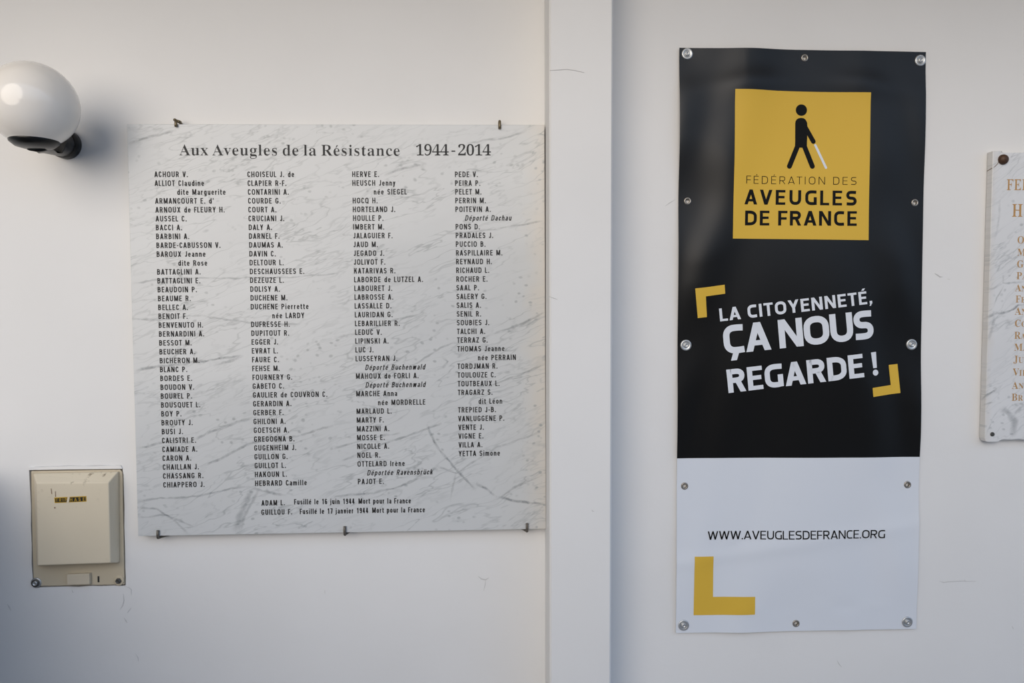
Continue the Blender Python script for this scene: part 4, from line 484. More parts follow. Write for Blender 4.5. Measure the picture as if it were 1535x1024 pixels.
for i in range(len(iv)):
    j = (i+1) % len(iv); bm.faces.new([iv[i], iv[j], bk[j], bk[i]])
bm.faces.new(bk)
wall_left = structure(link('wall_left', bm, M['paint']))

def line_x(p_top, p_bot, Y, z):
    a, b = at(*p_top, Y), at(*p_bot, Y); return a.x + (b.x-a.x)*(z-a.z)/(b.z-a.z)
bm = bmesh.new()
secs = []
for z in (0, 2.9):
    xl = line_x((823.4, 0), (824, 1024), -PD, z); xr = line_x((919.4, 0), (916, 1024), -PD, z)
    r = .004
    secs.append([Vector(p) for p in ((xl, .02, z), (xl, -PD+r, z), (xl+r, -PD, z), (xr-r, -PD, z), (xr, -PD+r, z), (xr, .02, z))])
loft(bm, secs)
XPL = secs[1][1].x
wall_middle = structure(link('wall_middle', bm, M['paint']))
bm = bmesh.new(); quad(bm, [(.22, 0, 0), (4, 0, 0), (4, 0, 2.9), (.22, 0, 2.9)])
wall_right = structure(link('wall_right', bm, M['paint']))
bm = bmesh.new(); box(bm, (0, -2.1, -.05), (8, 4.6, .1)); structure(link('floor', bm, M['floor']))
bm = bmesh.new(); box(bm, (0, -.49, 2.85), (8, 1.22, .1)); structure(link('ceiling', bm, M['ceiling']))

SIDE_X = at(0, 1024).x-.03
bm = bmesh.new(); box(bm, (SIDE_X-.24, -.66, .61), (.48, 1.3, 1.22)); bevel_all(bm, .01)  # unseen block added at the left to shade the wall's lower left
M['blocker_dark'] = mat('shade_block_dark_grey', (.05, .05, .055, 1), .85)  # kept dark so the added shade blocks bounce little light
structure(link('shade_block_side', bm, M['blocker_dark']))

bm = bmesh.new(); box(bm, (-2.5, -4.2, .5), (3, .2, 1.0)); box(bm, (1.5, -4.2, 1.05), (5, .2, 2.1)); bevel_all(bm, .01); structure(link('shade_block_back', bm, M['blocker_dark']))  # added behind the camera, stepped to cut sun and sky low on the walls

# hairline cracks and scuffs in the paint
def scuff(parent, strokes, Y, m, name):
    bm = bmesh.new()
    for pts, w in strokes:
        P = [at(x, y, Y) for x, y in pts]; n = len(P)
        Lf, Rt = [], []
        for i, p in enumerate(P):
            t = (P[min(i+1, n-1)]-P[max(i-1, 0)]).normalized(); s = Vector((-t.z, 0, t.x))
            k = w/2*(.25 if i in (0, n-1) else 1.0)
            Lf.append(bm.verts.new(p+s*k)); Rt.append(bm.verts.new(p-s*k))
        C_ = [bm.verts.new(p+Vector((0, -.0006, 0))) for p in P]
        for i in range(n-1):
            bm.faces.new([Rt[i], Rt[i+1], C_[i+1], C_[i]]); bm.faces.new([C_[i], C_[i+1], Lf[i+1], Lf[i]])
    for f in bm.faces:
        f.normal_update()
        if f.normal.y > 0: f.normal_flip()
    o = link(name, bm, m, parent); o.location.y -= .0004
    return o
M['scuff'] = mat('grey_scuff', (.60, .595, .59, 1), .8)
scuff(wall_left, [([(11,905),(14,910),(17,916)], .0034), ([(185,890),(186,900),(184,908),(180,914)], .0022), ([(197,911),(193,916),(191,919)], .002),
                  ([(186,926),(189,931),(191,934)], .003), ([(188,879),(194,881),(197,884),(197,892)], .002), ([(717,864),(722,868),(728,869),(733,866)], .003),
                  ([(728,869),(727,878),(725,886)], .0015), ([(108,884),(109,887),(110,889)], .002), ([(203,979),(207,986),(208,992)], .0022), ([(487,885),(487,890)], .002)], 0, M['scuff'], 'scuff')
scuff(wall_middle, [([(824,105.5),(835,105),(850,104),(864,106),(876,109)], .0016), ([(887,764),(888,766),(891,767)], .002), ([(822,444),(830,447),(836,449)], .0015)], -PD, M['scuff'], 'hairline_crack')
scuff(wall_right, [([(1401,410),(1405,412),(1409,415),(1413,415)], .0032), ([(1420,418),(1424,419)], .002), ([(1408,871.5),(1415,873),(1422,872),(1440,871),(1463,871.5)], .0022),
                   ([(1446,869),(1447,872)], .003), ([(997,309),(1004,304),(1012,299)], .0014), ([(1517,939),(1519,943)], .002), ([(1255,990),(1258,996),(1262,1000)], .0016)], 0, M['scuff'], 'scuff')
bm = bmesh.new()
pp = [(45,700.5),(80,699.6),(110,698.8),(140,699),(165,698),(182,698),(184,702.5),(140,703),(100,703.4),(44.5,704.3)]
f = [at(x, y, 0)+Vector((0, -.0035, 0)) for x, y in pp]; b = [at(x, y, 0)+Vector((0, .002, .0015 if y < 702 else 0)) for x, y in pp]
slab_from(bm, f[::-1], b[::-1]); link('plaster_lip', bm, M['paint'], wall_left)
scuff(wall_left, [([(46,700.3),(62,699.2),(85,699),(104,697.8),(126,698.6),(150,697.4),(170,697.8),(182,697.2)], .0012)], 0, M['scuff'], 'hairline_crack')

# ------------------------------------------------------------------ large marble plaque
PY = -.030
corners = [(190,186),(816.3,187),(818.2,793),(207,804)]
cw = [at(*p, PY) for p in corners]
ctr = sum(cw, Vector())/4
ctr.y = -.005
VL = [
    ([(640,636),(654,666),(678,697),(712,737)], .0042, .55), ([(714,724),(728,732),(746,746)], .005, .75), ([(746,745),(770,751),(818,756)], .0048, .8),
    ([(744,748),(775,728),(818,708)], .004, .35), ([(500,745),(560,738),(600,728),(655,700)], .004, .45), ([(655,700),(684,708),(745,670),(810,648)], .0036, .35),
    ([(684,708),(672,752)], .0042, .35), ([(512,690),(570,668),(618,650),(662,634)], .004, .5), ([(500,672),(540,662),(600,650)], .0036, .4),
    ([(206,762),(235,763),(258,776),(282,800)], .0046, .5), ([(206,776),(250,772),(290,790)], .0038, .35), ([(206,752),(240,748),(300,744),(352,733),(376,732)], .004, .45),
    ([(376,733),(366,760),(352,798)], .012, .40), ([(390,733),(372,765),(358,798)], .006, .35), ([(376,732),(400,738),(430,744)], .005, .4), ([(201,557),(240,548),(300,540),(362,533)], .0045, .6),
    ([(320,549),(350,541),(366,534)], .005, .5), ([(192,216),(230,205),(265,196)], .0045, .55), ([(203,672),(240,664),(275,656)], .0042, .45), ([(270,668),(310,650),(345,636),(380,624)], .005, .4),
    ([(300,700),(340,684),(380,664),(460,650),(500,640)], .0046, .42), ([(198,425),(240,418),(300,416),(380,416),(440,416),(510,409)], .0035, .35),
    ([(197,478),(240,480),(300,475),(380,484),(450,486)], .004, .38), ([(560,560),(620,548),(660,522),(688,512)], .0036, .35), ([(662,534),(672,542),(664,552)], .0045, .6),
    ([(500,505),(540,497),(590,480),(640,470)], .004, .38), ([(640,245),(600,252),(575,262)], .005, .45), ([(605,240),(592,250)], .006, .6), ([(730,580),(770,566),(818,545)], .0036, .35),
    ([(740,500),(770,490),(816,470)], .0042, .45), ([(700,215),(760,205),(790,196)], .0036, .4), ([(670,350),(740,345),(815,330)], .0036, .35)]
M['marble'] = marble('white_veined_marble', math.radians(21), beige_edge=((cw[1].x-ctr.x), (cw[1].x-ctr.x)-.055))
plaque = empty('marble_plaque', ctr, 'large square white marble plaque with four columns of black names', 'plaque')
bm = bmesh.new()
order = [cw[3], cw[2], cw[1], cw[0]]
slab_from(bm, order, [Vector((p.x, -.005, p.z)) for p in order]); bevel_all(bm, .0012, 2); add_veins(bm, VL, PY)
link('slab', bm, [M['marble'], M['vein']], plaque)
COLS = [
 "ACHOUR V.|ALLIOT Claudine|>dite Marguerite|ARMANCOURT E. d'|ARNOUX de FLEURY H.|AUSSEL C.|BACCI A.|BARBINI A.|BARDE-CABUSSON V.|BAROUX Jeanne|>dite Rose|BATTAGLINI A.|BATTAGLINI E.|BEAUDOIN P.|BEAUME R.|BELLEC A.|BENOIT F.|BENVENUTO H.|BERNARDINI A.|BESSOT M.|BEUCHER A.|BICHERON M.|BLANC P.|BORDES E.|BOUDON V.|BOUREL P.|BOUSQUET L.|BOY P.|BROUTY J.|BUSI J.|CALISTRI E.|CAMIADE A.|CARON A.|CHAILLAN J.|CHASSANG R.|CHIAPPERO J.",
 "CHOISEUL J. de|CLAPIER R-F.|CONTARINI A.|COURDE G.|COURT A.|CRUCIANI J.|DALY A.|DARNEL F.|DAUMAS A.|DAVIN C.|DELTOUR L.|DESCHAUSSEES E.|DEZEUZE L.|DOLISY A.|DUCHENE M.|DUCHENE Pierrette|>née LARDY|DUFRESSE H.|DUPITOUT R.|EGGER J.|EVRAT L.|FAURE C.|FEHSE M.|FOURNERY G.|GABETO C.|GAULIER de COUVRON C.|GERARDIN A.|GERBER F.|GHILONI A.|GOETSCH A.|GREGOGNA B.|GUGENHEIM J.|GUILLON G.|GUILLOT L.|HAKOUN L.|HEBRARD Camille",
 "HERVE E.|HEUSCH Jenny|>née SIEGEL|HOCQ H.|HORTELAND J.|HOULLE P.|IMBERT M.|JALAGUIER F.|JAUD M.|JEGADO J.|JOLIVOT F.|KATARIVAS R.|LABORDE de LUTZEL A.|LABOURET J.|LABROSSE A.|LASSALLE D.|LAURIDAN G.|LEBARILLIER R.|LEDUC V.|LIPINSKI A.|LUC J.|LUSSEYRAN J.|/Déporté Buchenwald|MAHOUX de FORLI A.|/Déporté Buchenwald|MARCHE Anna|>née MORDRELLE|MARLAUD L.|MARTY F.|MAZZINI A.|MOSSE E.|NICOLLE A.|NOEL R.|OTTELARD Irène|/Déportée Ravensbrück|PAJOT E.",
 "PEDE V.|PEIRA P.|PELET M.|PERRIN M.|POITEVIN A.|/Déporté Dachau|PONS D.|PRADALES J.|PUCCIO B.|RASPILLAIRE M.|REYNAUD H.|RICHAUD L.|ROCHER E.|SAAL P.|SALERY G.|SALIS A.|SENIL R.|SOUBIES J.|TALCHI A.|TERRAZ G.|THOMAS Jeanne|>née PERRAIN|TORDJMAN R.|TOULOUZE C.|TOUTBEAUX L.|TRAGARZ S.|>dit Léon|TREPIED J-B.|VANLUGGENE P.|VENTE J.|VIGNE E.|VILLA A.|YETTA Simone"]
# left edge and baseline of each column's first and last line, and the indents of the second lines
CPX = [((231.5,265.6),(245,731),35), ((371,265.6),(382.5,728.6),35), ((528,265.4),(536.5,726),35), ((682,265.6),(687.5,684),32)]
IND = [{2:33.5, 10:32}, {16:32}, {2:32, 22:14, 24:14, 26:32.5, 34:14}, {5:14, 21:31, 26:31}]
CAPN = .0132; TN, WSN = .172, .82
SPAN = {(0,0):55.5,(0,1):70.5,(0,4):101,(0,8):95,(0,17):66,(0,35):61,(1,0):69,(1,11):81,(1,25):108,(1,35):75,(2,0):39,(2,12):101,(2,17):66,(2,23):90,(3,0):33,(3,9):69,(3,28):68,(3,20):70}
def col_pt(c, i, dx=0):
    (x0, y0), (x1, y1), n = CPX[c]; k = i/n; return at(x0+(x1-x0)*k+dx, y0+(y1-y0)*k, PY)
rows_u = (cw[1]-cw[0]).normalized()
for c, txt in enumerate(COLS):
    polys = []
    for i, s in enumerate(txt.split('|')):
        sl = .0; dx = 0
        if s[0] in '>/':
            dx = IND[c][i]; sl = .2 if s[0] == '/' else 0; s = s[1:]
        P, w = sans_line(s, TN if not sl else TN*.92, WSN*(.96 if sl else 1), .2, slant=sl)
        p = col_pt(c, i, dx); d = rows_u
        polys += [[(p.x+d.x*x*CAPN, p.z+d.z*x*CAPN+y*CAPN) for x, y in q] for q in P]
        if (c, i) in SPAN and DEBUG: print('SPAN', s, round(w*CAPN*615/ (1), 1), SPAN[(c, i)])
    bm = polys_bm(polys, lambda x, z: Vector((x, PY-.0004, z)))
    link('name_column', bm, M['ink'], plaque)
polys = []
for s, a, b in (("ADAM L.", (392,758.2), (427,757.4)), ("Fusillé le 16 juin 1944", (441,756.4), (531.5,755.4)), ("Mort pour la France", (537.5,755.3), (616,754.6)),
                ("GUILLOU F.", (392,772), (438,771.2)), ("Fusillé le 17 janvier 1944", (449.5,770.8), (552,769.2)), ("Mort pour la France", (558,769), (637,768))):
    A, B = at(*a, PY), at(*b, PY)
    P, w = sans_line(s, TN, WSN*.93, width=(B-A).length/CAPN); u = (B-A).normalized()
    polys += [[(A.x+u.x*x*CAPN, A.z+u.z*x*CAPN+y*CAPN) for x, y in q] for q in P]
link('dedication_lines', polys_bm(polys, lambda x, z: Vector((x, PY-.0004, z))), M['ink'], plaque)
polys = []
capT = (at(300,217.5,PY)-at(300,233.5,PY)).length
for s, a, b in (("Aux Aveugles de la Résistance", (269,232.8), (600,233.6)), ("1944 - 2014", (622.5,233), (736.5,233))):
    A, B = at(*a, PY), at(*b, PY)
    P, w = serif_line(s, width=(B-A).length/capT, hscale=1.04); u = (B-A).normalized()
    polys += [[(A.x+u.x*x*capT, A.z+u.z*x*capT+y*capT) for x, y in q] for q in P]
link('title_lettering', polys_bm(polys, lambda x, z: Vector((x, PY-.0004, z))), M['ink'], plaque)
def hook(px, py_edge, py_tip, root_dx, r=.0032):
    e = at(px, py_edge, PY); t = at(px, py_tip, PY); s = 1 if t.z > e.z else -1
    yF = PY-r*1.15; zE = e.z-s*r*1.5
    bm = bmesh.new()
    tube(bm, [(e.x+root_dx, -.0045, zE), (e.x+root_dx*.3, yF*.6, zE), (e.x, yF+r*1.2, zE), (e.x, yF+r*.25, zE+s*r*.3), (e.x, yF, zE+s*r*1.3), (e.x, yF, (zE+t.z)/2), (t.x, yF, t.z)], r, 12)
    link('hook', bm, M['iron'], plaque, True)
hook(237.5, 803.4, 794.5, .014); hook(517.2, 798.6, 788.5, .006); hook(790, 793.6, 784, -.012)
M['brass'] = mat('tarnished_brass', srgb(120,108,86), .45, .7)
def top_hook(px, py_edge, py_tip, two):
    e = at(px, py_edge, PY); t = at(px, py_tip, PY); r = .0034; bm = bmesh.new(); zE = e.z+r*1.1; yF = PY-r*1.15
    tube(bm, [(e.x, -.0045, zE+.004), (e.x, yF*.6, zE+.005), (e.x, yF+r, zE+.004), (e.x, yF, zE), (t.x, yF, (zE+t.z)/2), (t.x, yF, t.z)], r, 12)
    if two:
        tube(bm, [(e.x+.0058, -.022, zE+.003), (e.x+.0058, -.034, zE+.002)], r*.95, 12); tube(bm, [(e.x-.002, -.022, zE+.005), (e.x-.002, -.036, zE+.005)], r, 12)
    link('hook', bm, M['brass'], plaque, True)
top_hook(264.8, 186.2, 190.5, True); top_hook(749, 187, 193.5, False)

# ------------------------------------------------------------------ globe wall lamp
M['opal'] = mat('opal_glass', (.88, .84, .78, 1), .12, coat=.3)
bsdf(M['opal']).inputs['Subsurface Weight'].default_value = .0
M['black'] = mat('black_plastic', (.007, .007, .007, 1), .3, spec=.35)
GD = .17
gc = at(49.5, 157.6, -GD); dist = (gc-CAM).length; GR = dist*math.sin(.0457)
mount = at(99, 216.5, -.004)
lamp = empty('wall_lamp', Vector((mount.x, 0, mount.z)), 'round white opal glass wall lamp on a black arm, above the beige box', 'lamp')
zc = gc.z - at(50, 212, -GD).z
zc = min(zc, GR*.86)
rim = math.sqrt(GR*GR-zc*zc)
bm = bmesh.new(); prof = []
a0 = math.atan2(rim, -zc)
for k in range(41):
    a = a0*(1-k/40.0); prof.append((GR*math.sin(a), GR*math.cos(a)))
prof = [(rim*.92, -zc-.003), (rim, -zc-.002)] + prof
lathe(bm, prof, Matrix.Translation(gc), 64); link('glass_globe', bm, M['opal'], lamp, True)
bm = bmesh.new()
zb = -zc
lathe(bm, [(0, zb+.004), (rim+.001, zb+.004), (rim+.0025, zb+.001), (rim+.0015, zb-.003), (rim*.82, zb-.011), (rim*.5, zb-.015), (0, zb-.016)], Matrix.Translation(gc), 48)
link('globe_holder', bm, M['black'], lamp, True)
mr_ = .0345
bm = bmesh.new()
lathe(bm, [(0, 0), (mr_, 0), (mr_, .016), (mr_*.94, .024), (mr_*.75, .029), (0, .031)], outward(Vector((mount.x, 0, mount.z))), 40)
link('wall_mount', bm, M['black'], lamp, True)
bm = bmesh.new(); secs = []
for k in range(9):
    q = k/8.0; y = -.016-(GD-.016-.006)*q
    cx = mount.x+(gc.x-mount.x)*q; hz_ = (mr_*.92)*(1-q)+.0055*q; wx = (mr_*.92)*(1-q)+.02*q
    zt = (mount.z)*(1-q)+(gc.z+zb-.0145)*q
    ztop = min(zt+hz_, gc.z+zb-.009 if q > .45 else 9)
    sec = []
    for j in range(20):
        a = 2*PI*j/20; z = zt+hz_*math.sin(a); sec.append(Vector((cx+wx*math.cos(a), y, min(z, ztop))))
    secs.append(sec)
loft(bm, secs); link('arm', bm, M['black'], lamp, True)
bm = bmesh.new(); lathe(bm, [(0, .004), (.003, .003), (.004, 0)], Matrix.Translation(Vector((mount.x-.012, -.045, mount.z-.029))) @ Matrix.Rotation(PI, 4, 'X'), 16)
M['zinc'] = mat('zinc_plated_steel', (.55, .56, .56, 1), .38, .75)
link('screw', bm, M['zinc'], lamp, True)

# ------------------------------------------------------------------ electrical box
def dirty(name, col, spots, dirt=(.22,.17,.11,1), z_top=None):
    m = mat(name, col, .42); v = coords(m)
    n1 = ramp(m, noise(m, v, 55, 5, .6), .60, .74); n2 = ramp(m, noise(m, v, 9, 3), .45, .65)
    fac = maths(m, 'MULTIPLY', maths(m, 'MULTIPLY', n1, n2), spots)
    if z_top is not None:
        sp = N(m, 'ShaderNodeSeparateXYZ'); L(m, v, sp.inputs[0])
        r = N(m, 'ShaderNodeMapRange'); L(m, sp.outputs[2], r.inputs[0]); r.inputs[1].default_value = z_top-.035; r.inputs[2].default_value = z_top-.008
        r.inputs[3].default_value = .15; fac = maths(m, 'MULTIPLY', fac, r.outputs[0])
        fac = maths(m, 'MULTIPLY', fac, 1.6, True)
    wide = ramp(m, noise(m, v, 4, 3), .4, .7)
    L(m, mixc(m, fac, mixc(m, wide, col, tuple(c*.93 for c in col[:3])+(1,)), dirt), bsdf(m).inputs['Base Color'])
    return m
BXY = -.002
bc = at(116, 879, 0); bc.y = 0
ebox = empty('electrical_box', bc, 'beige plastic electrical box set into the wall with small black label', 'electrical box')
tcz = at(116, 712, -.02).z-bc.z
M['box'] = dirty('aged_beige_plastic', srgb(218, 207, 184), .9, z_top=tcz)
M['plate'] = dirty('aged_beige_base_plastic', srgb(200, 188, 164), .7)
bm = bmesh.new()
pl = [(46.5,706.5),(180,704.3),(183,708),(183.6,716),(184,760),(185,800),(185.8,850),(186.5,876.5),(50.5,879),(49.2,846),(48,800)]
f = [at(x, y, BXY) for x, y in pl][::-1]
slab_from(bm, f, [Vector((p.x, .016, p.z)) for p in f]); bevel_all(bm, .0015, 2); link('back_plate', bm, M['plate'], ebox)
FY = -.040
bm = bmesh.new()
base = [at(*p, BXY) for p in ((52.5,709),(178.5,706.5),(179.5,842.5),(57,846.5))]
front = [at(*p, FY) for p in ((54.5,724),(162.8,723.6),(165.5,844),(56.5,848))]
mid = [Vector((p.x, FY+.012 if i >= 2 else BXY-.004, p.z)) for i, p in enumerate(base)]
mid = [Vector((p.x, BXY-.006, p.z)) for p in base]
vb = [bm.verts.new(Vector((p.x, BXY+.001, p.z))) for p in base]; vm_ = [bm.verts.new(p) for p in mid]; vf = [bm.verts.new(p) for p in front]
for A, B in ((vb, vm_), (vm_, vf)):
    for i in range(4): bm.faces.new([A[i], A[(i+1) % 4], B[(i+1) % 4], B[i]])
bm.faces.new(vf); bm.faces.new(vb[::-1]); bmesh.ops.recalc_face_normals(bm, faces=bm.faces); bevel_all(bm, .0028, 3, .3)
cover = link('cover', bm, M['box'], ebox)
# small black sticker with yellow rim and letters, torn in the middle
M['sticker'] = mat('black_sticker', (.015, .014, .012, 1), .4); M['sticker_yellow'] = mat('yellow_sticker_print', srgb(196, 158, 44), .5)
def flat_shape(pts, y): return [Vector((p.x, y, p.z)) for p in pts]
def px_poly(name, pxs, Y, m, parent, th=.0006):
    bm = bmesh.new(); f = [at(*p, Y) for p in pxs]
    if sum((b.x-a.x)*(b.z+a.z) for a, b in zip(f, f[1:]+f[:1])) > 0: f = f[::-1]
    slab_from(bm, f, [Vector((p.x, p.y+th, p.z)) for p in f]); return link(name, bm, m, parent)
lab = px_poly('label', [(81.3,746),(129.2,743.8),(129.6,752),(81.9,754.3)], FY-.0006, M['sticker_yellow'], ebox, .0008)
px_poly('label_field', [(82.6,747.2),(100.5,746.3),(99.6,752.6),(83,753.2)], FY-.0010, M['sticker'], lab, .0004)
px_poly('label_field', [(104.2,745.9),(128.0,745),(128.3,751.2),(103.2,752.4)], FY-.0010, M['sticker'], lab, .0004)
px_poly('torn_patch', [(101.3,745.2),(104.6,745),(103.1,753.4),(99.8,753.6)], FY-.0014, M['box'], lab, .0006)
polys = []
for s, a, b in (("TRIP", (83.8,752.4), (100.4,751.7)), ("HASE", (105,751.6), (127.2,750.6))):
    A, B = at(*a, FY-.0010), at(*b, FY-.0010); cp = .0078
    P, w = sans_line(s, .15, 1.05, width=(B-A).length/cp); u = (B-A).normalized()
    polys += [[(A.x+u.x*x*cp, A.z+u.z*x*cp+y*cp) for x, y in q] for q in P]
link('label_lettering', polys_bm(polys, lambda x, z: Vector((x, FY-.0013, z))), M['sticker_yellow'], lab)
bm = bmesh.new(); f = [at(*p, -.012) for p in ((99.5,861.5),(133.8,860.2),(134.2,876.4),(100.5,877.4))][::-1]
slab_from(bm, f, [Vector((p.x, BXY, p.z)) for p in f]); bevel_all(bm, .0015, 2)
M['tab'] = mat('pale_beige_tab', srgb(204, 193, 172), .5); link('blank_tab', bm, M['tab'], ebox)
px_poly('slot', [(146.2,864),(148.8,864),(149,873),(146.4,873)], BXY-.0003, M['ink'], ebox, .0004)
M['bolt'] = mat('dark_oxidised_bolt', (.10, .095, .085, 1), .45, .6)
for x, y, bright in ((54.6,873.4,True),(178.5,870.2,False)):
    p = at(x, y, BXY); bm = bmesh.new()
    lathe(bm, [(0, 0), (.0125, 0), (.0125, .0016), (.0105, .0026), (.0075, .002), (0, .002)], outward(p), 32)
    w_ = link('washer', bm, M['zinc'] if bright else M['plate'], ebox, True)
    bm = bmesh.new(); lathe(bm, [(0, .001), (.0068, .001), (.0068, .006), (.0045, .008), (.0025, .0065), (0, .0065)], outward(p), 6 if not bright else 24)
    link('bolt', bm, M['bolt'] if not bright else M['zinc'], w_)
    if bright:
        bm = bmesh.new(); lathe(bm, [(.0052, .0072), (.0088, .0062), (.0082, .0028), (.007, .002)], outward(p), 24); link('bolt_ring', bm, M['bolt'], w_, True)
stain = mat('rust_brown_mark', (.20, .11, .06, 1), .8)
def marks(parent, items, Y, m, name):
    bm = bmesh.new()
    for pts in items:
        f = [at(*p, Y) for p in pts]; fc = bm.faces.new([bm.verts.new(p+Vector((0, -.0005, 0))) for p in f]); fc.normal_update()
        if fc.normal.y > 0: fc.normal_flip()
    return link(name, bm, m, parent)
for mk in ([(76.3,732),(77.4,733),(78.4,741),(77.2,740)], [(82.8,736.5),(83.6,736.5),(83.9,745),(83.0,745)], [(81.2,760.4),(83.2,760.2),(83.4,762.2),(81.6,762.4)], [(128.5,709.6),(131.6,709),(131.2,711.6),(129.4,711.8)])[:3]: marks(cover, [mk], FY, stain, 'rust_mark')
# ------------------------------------------------------------------ banner
M['banner_black'] = mat('black_vinyl', (.0048, .0044, .004, 1), .33, spec=.42); M['banner_white'] = mat('white_vinyl', (.70, .735, .79, 1), .45, spec=.25)
M['yellow'] = mat('yellow_vinyl_print', srgb(217, 178, 68), .45, spec=.25); M['letter_white'] = mat('white_vinyl_print', (.72, .755, .81, 1), .45, spec=.25)
M['letter_black'] = mat('black_vinyl_print', (.006, .006, .006, 1), .5, spec=.12)
BY = -.006
bq = [(1018.2,71.8),(1387.6,78.2),(1373.2,942.6),(1013,948.8)]
TL, TR, BR, BL = [at(*p, BY) for p in bq]
EYE = [(1206,87),(1030.5,301.5),(1371,304),(1026,728.5),(1360,726.5),(1193,934.5)]
SCR = [(1030,81),(1379,91),(1028,517.5),(1366,516.5),(1024.5,937),(1359.5,932)]
fix = [at(*p, BY) for p in EYE+SCR]
bcen = (TL+TR+BL+BR)/4
def sheet_y(x, z):
    """gentle billow of the hung sheet: flat at its fixings, a few soft folds between"""
    k = 1.0
    for p in fix: k = min(k, ((x-p.x)**2+(z-p.z)**2)**.5/.16)
    k = k*k*(3-2*k); u = x-bcen.x; v = z-bcen.z
    y = .0045 + .0030*math.sin(6.5*u+4.2*v+1.0) + .0022*math.sin(14*u-3*v) + .0016*math.sin(9*v+5*u*u*20)
    y += .0045*math.exp(-((v-.66+.10*abs(u))/.030)**2)*(.5+.5*math.cos(6*u)) + .0022*math.exp(-((v+.50-.15*u)/.02)**2)
    y += .0028*math.exp(-((u+.17-.25*(v-.45))/.045)**2)*max(0, min(1, (v-.1)/.3))
    y += .0014*math.exp(-((v+.665)/.016)**2)*math.sin(38*u)
    return BY - max(0, k*y) - .0008
def drape(bm, eps=0.0, step=.02):
    zs = [v.co.z for v in bm.verts]; xs = [v.co.x for v in bm.verts]
    for lo, hi, ax in ((min(xs), max(xs), 0), (min(zs), max(zs), 2)):
        k = math.ceil(lo/step)
        while k*step < hi:
            co = [0,0,0]; co[ax] = k*step; no = [0,0,0]; no[ax] = 1
            bmesh.ops.bisect_plane(bm, geom=bm.verts[:]+bm.edges[:]+bm.faces[:], plane_co=co, plane_no=no, dist=1e-6)
            k += 1
    for v in bm.verts: v.co.y = sheet_y(v.co.x, v.co.z)-eps
    bm.normal_update()
    for f in bm.faces:
        if f.normal.y > 0: f.normal_flip()
banner = empty('hanging_banner', Vector((bcen.x, 0, min(BL.z, BR.z))), 'tall black and white vinyl banner with yellow logo square, screwed to the wall', 'banner')
bm = bmesh.new()
NU, NV = 78, 182
S0, S1 = at(1014.6,687,BY), at(1376.8,684.6,BY)
fl = (TL.z-S0.z)/(TL.z-BL.z); frr = (TR.z-S1.z)/(TR.z-BR.z); KS = round(fl*NV)     # one grid row runs along the black/white border
def sheet_pt(s, j):
    if j <= KS: ta, tb = fl*j/KS, frr*j/KS
    else: ta, tb = fl+(1-fl)*(j-KS)/(NV-KS), frr+(1-frr)*(j-KS)/(NV-KS)
    return TL.lerp(BL, ta).lerp(TR.lerp(BR, tb), s)
gv = [[bm.verts.new(sheet_pt(k/NU, j)) for k in range(NU+1)] for j in range(NV+1)]
for j in range(NV):
    for k in range(NU):
        f = bm.faces.new([gv[j][k], gv[j+1][k], gv[j+1][k+1], gv[j][k+1]]); f.material_index = 0 if j < KS else 1
HR = .0052
for p in fix[:6]:                                                                    # the open holes of the six bare eyelets
    rm = [f for f in bm.faces if (f.calc_center_median()-p).length < .0105]
    mi = rm[0].material_index
    inner = set(rm); edges = [e for f in rm for e in f.edges if any(g not in inner for g in e.link_faces)]
    edges = list(dict.fromkeys(edges))
    bmesh.ops.delete(bm, geom=rm, context='FACES_ONLY')
    lonely = [e for e in bm.edges if not e.link_faces and e not in edges]
    bmesh.ops.delete(bm, geom=lonely, context='EDGES')
    bmesh.ops.delete(bm, geom=[v for v in bm.verts if not v.link_edges], context='VERTS')
    ring = [bm.verts.new(p+Vector((HR*math.cos(2*PI*k/14), 0, HR*math.sin(2*PI*k/14)))) for k in range(14)]
    edges += [bm.edges.new((a, b)) for a, b in zip(ring, ring[1:]+ring[:1])]
    r = bmesh.ops.triangle_fill(bm, edges=edges, use_beauty=True)
    for g in r['geom']:
        if isinstance(g, bmesh.types.BMFace): g.material_index = mi
for v in bm.verts: v.co.y = sheet_y(v.co.x, v.co.z)
for f in bm.faces:
    f.normal_update(); f.smooth = True
    if f.normal.y > 0: f.normal_flip()
rim_e = [e for e in bm.edges if len(e.link_faces) == 1]
fr_v, fr_f = bm.verts[:], bm.faces[:]
bkv = {v: bm.verts.new(v.co+Vector((0, .0006, 0))) for v in fr_v}
for f in fr_f: g = bm.faces.new([bkv[v] for v in reversed(f.verts)]); g.material_index = f.material_index
for e in rim_e:
    a, b = e.verts; e.smooth = False; eb = bm.edges.get((bkv[a], bkv[b])); eb.smooth = False
    g = bm.faces.new([a, b, bkv[b], bkv[a]]); g.material_index = e.link_faces[0].material_index
sheet = link('sheet', bm, [M['banner_black'], M['banner_white']], banner, True)
def sheet_normals(o):
    # smooth shading that follows the billow itself
    org = parent_loc(o); ns = []; h = .004
    for v in o.data.vertices:
        x, z = v.co.x+org.x, v.co.z+org.z
        ns.append(Vector(((sheet_y(x+h, z)-sheet_y(x-h, z))/(2*h), -1, (sheet_y(x, z+h)-sheet_y(x, z-h))/(2*h))).normalized())
    loops = []
    for p in o.data.polygons:
        back = p.normal.y > .3; rim = abs(p.normal.y) <= .3
        for li in p.loop_indices:
            n = ns[o.data.loops[li].vertex_index]; loops.append(p.normal if rim else (-n if back else n))
    o.data.normals_split_custom_set(loops)
sheet_normals(sheet)
